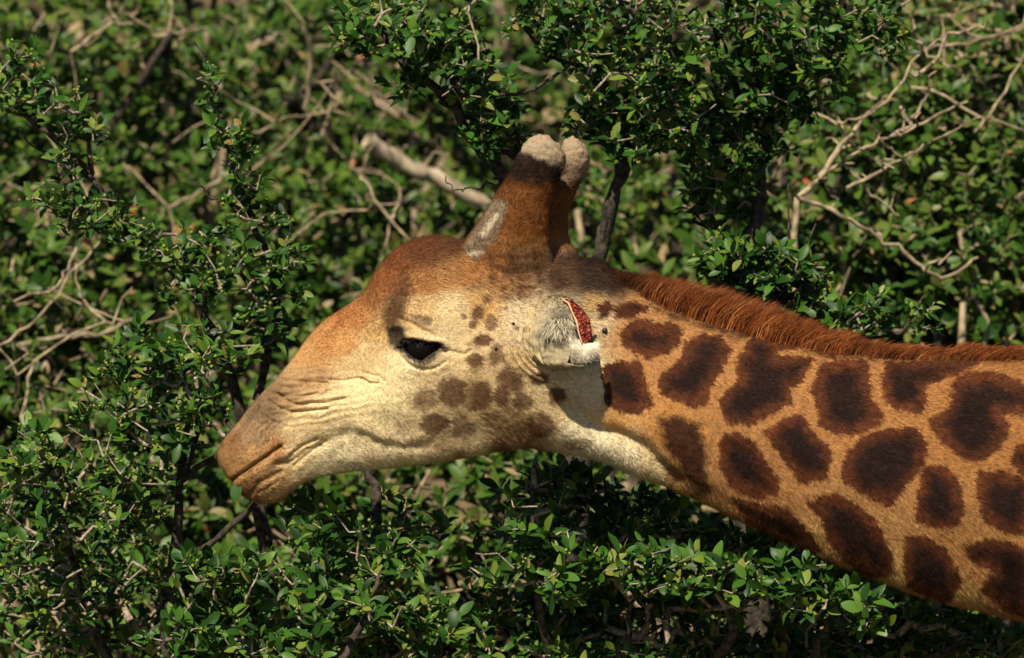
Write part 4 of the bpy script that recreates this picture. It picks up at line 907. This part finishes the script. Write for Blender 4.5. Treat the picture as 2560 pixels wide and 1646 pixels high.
# --- right-hand tree
shrub('leafy_tree', 'shadowed slim-trunked tree rising behind the rust-brown mane',
  [[(1960, G0(.75), .75, 60), (1950, 2500, .75, 50), (1900, 1700, .75, 42), (1850, 1100, .72, 34), (1845, 800, .7, 26), (1860, 640, .68, 22), (1895, 520, .66, 19), (1905, 400, .64, 17), (1915, 300, .62, 14), (1960, 210, .58, 11), (2030, 120, .54, 8), (2110, 60, .5, 6)],
   [(1915, 320, .62, 12), (1850, 230, .58, 10), (1800, 130, .54, 8), (1770, 30, .5, 6)], [(1905, 430, .64, 10), (1830, 380, .62, 8), (1780, 330, .6, 6)], [(1960, 210, .58, 9), (1930, 100, .54, 7), (1920, 10, .5, 5)], [(1860, 640, .68, 9), (1790, 560, .66, 7), (1760, 480, .64, 5)]],
  [(1870, 60, 150, 90, .5, .14, 44), (1990, 120, 140, 90, .5, .14, 44), (2130, 50, 130, 80, .48, .14, 36), (2200, 110, 90, 50, .48, .1, 14), (1840, 230, 150, 110, .55, .14, 48), (1960, 230, 110, 80, .55, .12, 26), (1800, 400, 110, 100, .62, .12, 40), (1760, 340, 100, 90, .6, .12, 26), (1900, 340, 110, 80, .62, .12, 26), (1790, 520, 90, 80, .66, .12, 26), (2040, 200, 120, 50, .52, .1, 16), (2000, -40, 350, 60, .5, .2, 50)],
  16, cat='tree', berries=.15)
# --- low spray just above the mane
shrub('leafy_shrub', 'low twiggy spray of fresh leaves poking up behind the mane',
  [[(2000, G0(.42), .42, 36), (1990, 2400, .42, 30), (1960, 1600, .42, 22), (1940, 1100, .4, 15), (1930, 900, .38, 10), (1900, 780, .36, 7), (1850, 700, .35, 5), (1790, 640, .34, 3), (1740, 560, .34, 2)],
   [(1930, 900, .38, 8), (1960, 760, .36, 6), (1970, 640, .35, 4), (1970, 460, .34, 2)], [(1940, 1000, .4, 8), (2080, 860, .38, 6), (2140, 790, .36, 4)], [(1900, 780, .36, 5), (1990, 690, .35, 4), (2040, 560, .34, 2)], [(2080, 860, .38, 6), (2250, 830, .38, 4), (2310, 740, .38, 3)]],
  [(1830, 640, 90, 60, .34, .08, 26), (1920, 660, 110, 70, .34, .08, 34), (1880, 730, 120, 50, .36, .08, 30), (2010, 690, 70, 60, .34, .08, 16), (2000, 770, 110, 50, .36, .08, 28), (2110, 790, 110, 50, .36, .08, 24), (2190, 770, 60, 50, .36, .06, 10), (2310, 790, 70, 60, .38, .06, 8), (1780, 690, 60, 40, .36, .06, 8)],
  17, berries=.2)

# --- bare grey shrub on the right
def R7(p): return [(1660 + u * .5196, v * .5196) for u, v in p]
def bare(name, label, lines, y, rads, seed, mat, group=None, twigs=10, cat='dead branch'):
    r = np.random.default_rng(seed); LP = []
    for L, (ra, rb) in zip(lines, rads):
        n = len(L); LP.append(limb_pts([(a, b, y + .03 * k, ra + (rb - ra) * k / (n - 1)) for k, (a, b) in enumerate(L)], r=r, wob=.005))
    b = LP[0][0][0]; root = empty(name, (b[0], b[1], float(gz(np.array(b[0]), np.array(b[1]))))); tag(root, label, cat, group)
    for q, (P, R) in enumerate(LP):
        v, f = tube(P, R * (1 + .12 * r.normal(0, 1, len(R))), 8); keep(mesh_obj('trunk' if q == 0 else 'branch', v, f, mat), root)
    allp = np.concatenate([P for P, _ in LP[1:]] or [LP[0][0]]); vis = np.array([in_view(p) for p in allp]); allp = allp[vis] if vis.any() else allp
    T = allp[r.integers(0, len(allp), twigs)] + r.normal(0, .06, (twigs, 3))
    nodes, par, fixed, ends = grow([P for P, _ in LP], T, step=.02, wob=.006, r=r); tm = twig_mesh(nodes, par, fixed, .0018)
    if tm: o = mesh_obj('twigs', *tm, mat); keep(o, root); o['kind'] = 'stuff'
    return root
yb = 1.1
bare('bare_shrub', 'bare pale grey branching shrub standing behind the neck', [
  [(2030, G0(yb)), (2020, 2200), (2000, 1300), (1985, 800), (1992, 494)], R7([(640,950),(740,870),(880,760),(1040,680),(1200,610),(1460,490)]), R7([(880,900),(1080,800),(1200,730),(1330,660),(1540,560)]),
  R7([(740,870),(860,700),(960,570),(1060,500),(1140,400),(1200,280),(1330,190)]), R7([(880,800),(1000,930),(1130,1040)]), R7([(640,950),(900,1060),(1030,1140),(1180,1240),(1330,1335),(1510,1240)]), R7([(1040,680),(1110,730),(1180,800)]),
  R7([(1140,640),(1150,590),(1160,530)]), R7([(1190,310),(1250,360),(1310,350)]), R7([(960,570),(840,590),(870,660)]), R7([(780,860),(790,920),(840,960)]), R7([(1020,700),(1040,640)])], yb,
  [(14, 8), (8, 3), (6, 2), (8, 2), (6, 3), (6, 5), (4, 2), (4, 2), (4, 2), (5, 3), (4, 2), (3, 2)], 31, M_GREY, twigs=26, cat='dead shrub')

# --- bushes on the bank behind
def bush(label, cx, cy, y, rx, rz, ry, nros, seed, leaf=.035, group='bushes on the bank behind', nparts=110, dry=.06):
    r = np.random.default_rng(seed); c = W(cx, cy, y); g = float(gz(np.array(c[0]), np.array(c[1])))
    root = empty('bank_bush', (c[0], c[1], g)); tag(root, label, 'bush', group)
    LP = []
    base = np.array([c[0], c[1] + .1, g - .05]); nst = 5
    for q in range(nst):
        e = c + r.normal(0, .55, 3) * np.array((rx, ry, rz)); mid = (base + e) / 2 + r.normal(0, .08, 3); m2 = mid * .5 + e * .5 + r.normal(0, .06, 3)
        P = np.array([base, base * .5 + mid * .5 + r.normal(0, .03, 3), mid, m2, e]); LP.append(P)
        v, f = tube(P, [.03, .024, .018, .013, .007], 6); keep(mesh_obj('stem', v, f, M_GREY if (r.random() < .5 and cy < 1100) else M_BARK), root)
    T = []
    while len(T) < nros:
        p = r.normal(0, 1, 3); p /= np.linalg.norm(p); p *= r.uniform(.55, 1.05) ** .6
        n = 1 + .28 * vnoise(np.array([p[0] * 2.2 + seed]), np.array([p[1] * 2.2]), np.array([p[2] * 2.2]))[0]
        if p[1] > .35: continue
        T.append(c + p * n * np.array((rx, ry, rz)))
    T = np.array(T); nodes, par, fixed, ends = grow(LP, T, step=.09, wob=.010, r=r); tm = twig_mesh(nodes, par, fixed, .0014, .36)
    o = mesh_obj('twigs', *tm, M_GREY); keep(o, root); o['kind'] = 'stuff'
    lv = []
    for t, e in ends:
        if r.random() < dry: continue
        ax = nodes[e] - nodes[par[e]]; ax = ax / max(np.linalg.norm(ax), 1e-6) * .6 + np.array((0, -.4, .6)) + r.normal(0, .4, 3)
        lv += rosette(nodes[e], ax, int(r.integers(5, 9)), leaf * r.uniform(.7, 1.3), r)
    place_leaves(lv, root, M_LEAF_FAR, LEAF_ME_FAR, LEAVES_LO, nparts, key_far, r)
LM = [((90, 260), 'the slanting limb'), ((560, 250), 'the upright sprig'), ((1060, 430), 'the pale dry log'), ((1380, 380), 'the horns'), ((1020, 600), 'the forehead'), ((720, 900), 'the nose'), ((560, 1180), 'the muzzle'), ((680, 1270), 'the chin'), ((1000, 1180), 'the jaw'),
      ((1500, 1180), 'the throat'), ((1650, 740), 'the mane'), ((2200, 400), 'the bare grey shrub'), ((1500, 60), 'the leafy crown'), ((1900, 500), 'the shadowed trunk'), ((2100, 1500), 'the neck'), ((150, 1100), 'the berry bush'), ((1900, 60), 'the shadowed crown'), ((1120, 250), 'the dark limb'), ((2150, 780), 'the mane spray'), ((600, 1500), 'the glossy bush')]
def near_two(a, b):
    o = sorted(LM, key=lambda t: math.hypot(t[0][0] - a, t[0][1] - b)); return o[0][1], o[1][1]
BL = [(120, 150, 3.0), (480, 60, 3.6), (820, 250, 3.2), (380, 420, 3.3), (90, 560, 2.6), (700, 640, 2.9), (1080, 330, 4.2), (1350, 120, 4.0), (1020, 700, 3.0), (330, 820, 2.6), (60, 900, 2.3), (640, 1010, 2.4), (1080, 1150, 1.9), (680, 1330, 2.0),
      (1600, 560, 2.6), (1750, 150, 3.8), (2100, 420, 2.0), (2400, 250, 2.2), (2500, 620, 2.1), (2260, 660, 2.5), (2300, 60, 2.8), (2520, 60, 2.6), (2420, 760, 1.9), (1300, 640, 3.4), (900, -20, 4.2), (300, 1250, 1.9), (120, 1560, 1.5), (700, 1600, 1.4), (1150, 1560, 1.3), (1700, 1500, 1.5), (2200, 1500, 1.6), (1500, 1250, 1.6), (2000, 820, 2.2), (1750, 900, 2.2), (200, 330, 4.6), (600, 250, 4.8), (80, 30, 4.4), (1150, 60, 5.0), (700, 450, 4.4), (2350, 420, 3.2)]
for q, (a, b, y) in enumerate(BL):
    A_, B_ = near_two(a, b)
    bush('%s bush on the bank between %s and %s' % ('blurred green' if y < 4.3 else 'very blurred distant', A_, B_), a, b, y, random.uniform(.26, .36), random.uniform(.20, .28), .22, 330 if b < 1200 else 220, 100 + q)

for q, (a, b, y) in enumerate([(-250, 200, 2.6), (-300, 700, 2.2), (-260, 1150, 1.6), (-280, 1550, 1.3), (-650, 400, 3.2), (-700, 1000, 2.4), (-1200, 700, 3.2), (2830, 200, 2.4), (2850, 650, 2.2), (3250, 300, 3.0), (3300, 900, 2.4), (3700, 500, 3.4),
      (300, 1950, .9), (900, 1950, .8), (1500, 1950, .9), (2100, 1950, .9), (0, 2300, .7), (600, 2400, .7), (1200, 2400, .7), (1800, 2400, .8), (2500, 2300, 1.0), (600, -350, 5.0), (1500, -350, 5.0), (2300, -300, 4.4), (-200, -250, 4.6), (3000, -250, 4.4), (100, -120, 5.4), (1900, -150, 5.6)]):
    A_, B_ = near_two(a, b)
    bush('outlying green bush between %s and %s' % (A_, B_), a, b, y, .42, .32, .28, 150, 300 + q, nparts=0)
# --- dry limbs and logs lying on the bank, out of focus
M_LOG = mat_bark('pale_log', (.34, .27, .17), (.66, .55, .38), 30)
def stick(label, pts, y, ra, rb, seed, twigs=4, mat=None):
    r = np.random.default_rng(seed); P, R = limb_pts([(a, b, y + .05 * k, (ra + (rb - ra) * k / (len(pts) - 1)) * (1 if mat else .65)) for k, (a, b) in enumerate(pts)], r=r, wob=.006)
    c = P[len(P) // 2]; root = empty('dry_branch', tuple(c)); tag(root, label, 'dry branch', 'dry branches in the blurred scrub')
    v, f = tube(P, R * (1 + .1 * r.normal(0, 1, len(R))), 9); keep(mesh_obj('limb', v, f, mat or M_GREY), root)
    T = P[r.integers(0, len(P), twigs)] + r.normal(0, .10, (twigs, 3)); nodes, par, fixed, ends = grow([P], T, step=.05, wob=.004, r=r); tm = twig_mesh(nodes, par, fixed, .0017, .3)
    if tm: o = mesh_obj('twigs', *tm, M_GREY); keep(o, root); o['kind'] = 'stuff'
stick('thick pale dry log lying in the scrub beside the dark tree limb', [(920, 350), (1010, 410), (1110, 455), (1250, 535)], 2.7, 26, 22, 51, 2, M_LOG)
for q, (pts, y, a, b) in enumerate([([(840, 170), (830, 260), (805, 340)], 2.3, 9, 5), ([(760, 60), (775, 160), (770, 280)], 2.5, 13, 12), ([(180, 130), (260, 70), (330, 60)], 2.3, 9, 6), ([(870, 170), (950, 240), (1040, 310)], 2.6, 12, 9), ([(300, 30), (420, 80), (520, 70)], 2.5, 7, 6),
      ([(-10, 870), (90, 800), (180, 690), (250, 590)], 1.5, 7, 4), ([(40, 860), (180, 840), (260, 830), (330, 800)], 2.0, 10, 8), ([(130, 730), (160, 680), (190, 620)], 1.4, 6, 5), ([(50, 1060), (70, 950), (95, 860)], 1.5, 7, 6), ([(280, 820), (200, 740), (190, 660)], 1.5, 6, 4),
      ([(960, 620), (985, 540), (1000, 470)], 2.1, 7, 5), ([(985, 560), (940, 500), (900, 440)], 2.1, 7, 5), ([(1250, 0), (1270, 120), (1265, 180)], 2.8, 26, 20), ([(640, 330), (700, 300), (760, 290)], 2.5, 6, 5), ([(420, 520), (480, 490), (560, 440)], 2.5, 9, 6), ([(2440, 330), (2500, 250), (2570, 120)], 1.6, 8, 5), ([(2300, 120), (2420, 110), (2560, 60)], 1.7, 8, 6), ([(60, 1545), (160, 1540), (240, 1530)], .9, 7, 5)]):
    A_, B_ = near_two(*pts[1])
    stick('thin tan dry branch in the scrub between %s and %s' % (A_, B_), pts, y, a, b, 60 + q)
# --- a leaf caught at the giraffe's lips, and ticks clinging to the skin behind the ear
lo = bpy.data.objects.new('leaf', LEAF_ME[3]); COL.objects.link(lo); p = W(598, 1206, -.03); L = .036
dx = np.array((-.30, -.2, -.93)); dx /= np.linalg.norm(dx); up = np.array((-.2, -.95, .3)); up -= dx * (up @ dx); up /= np.linalg.norm(up); yy = np.cross(up, dx)
lo.matrix_basis = Matrix(((dx[0]*L, yy[0]*L*1.1, up[0]*L, p[0]), (dx[1]*L, yy[1]*L*1.1, up[1]*L, p[1]), (dx[2]*L, yy[2]*L*1.1, up[2]*L, p[2]), (0, 0, 0, 1)))
tag(lo, 'single green leaf caught between the giraffe lips', 'leaf')
M_TICK = mat_plain('tick_shell', (.02, .012, .01), .35)
for (x, y, r_) in ((1512, 828, .0052), (1482, 846, .0042), (1488, 840, .003), (1518, 1004, .0048), (1514, 994, .0035), (1240, 872, .003), (1284, 810, .003)):
    q = W(x, y, surf_y(x, y)); q[1] -= r_ * .5; v, f = uv_sphere(q, r_, 10, 7, (1, .8, 1.15)); keep(mesh_obj('tick', v, f, M_TICK), giraffe)
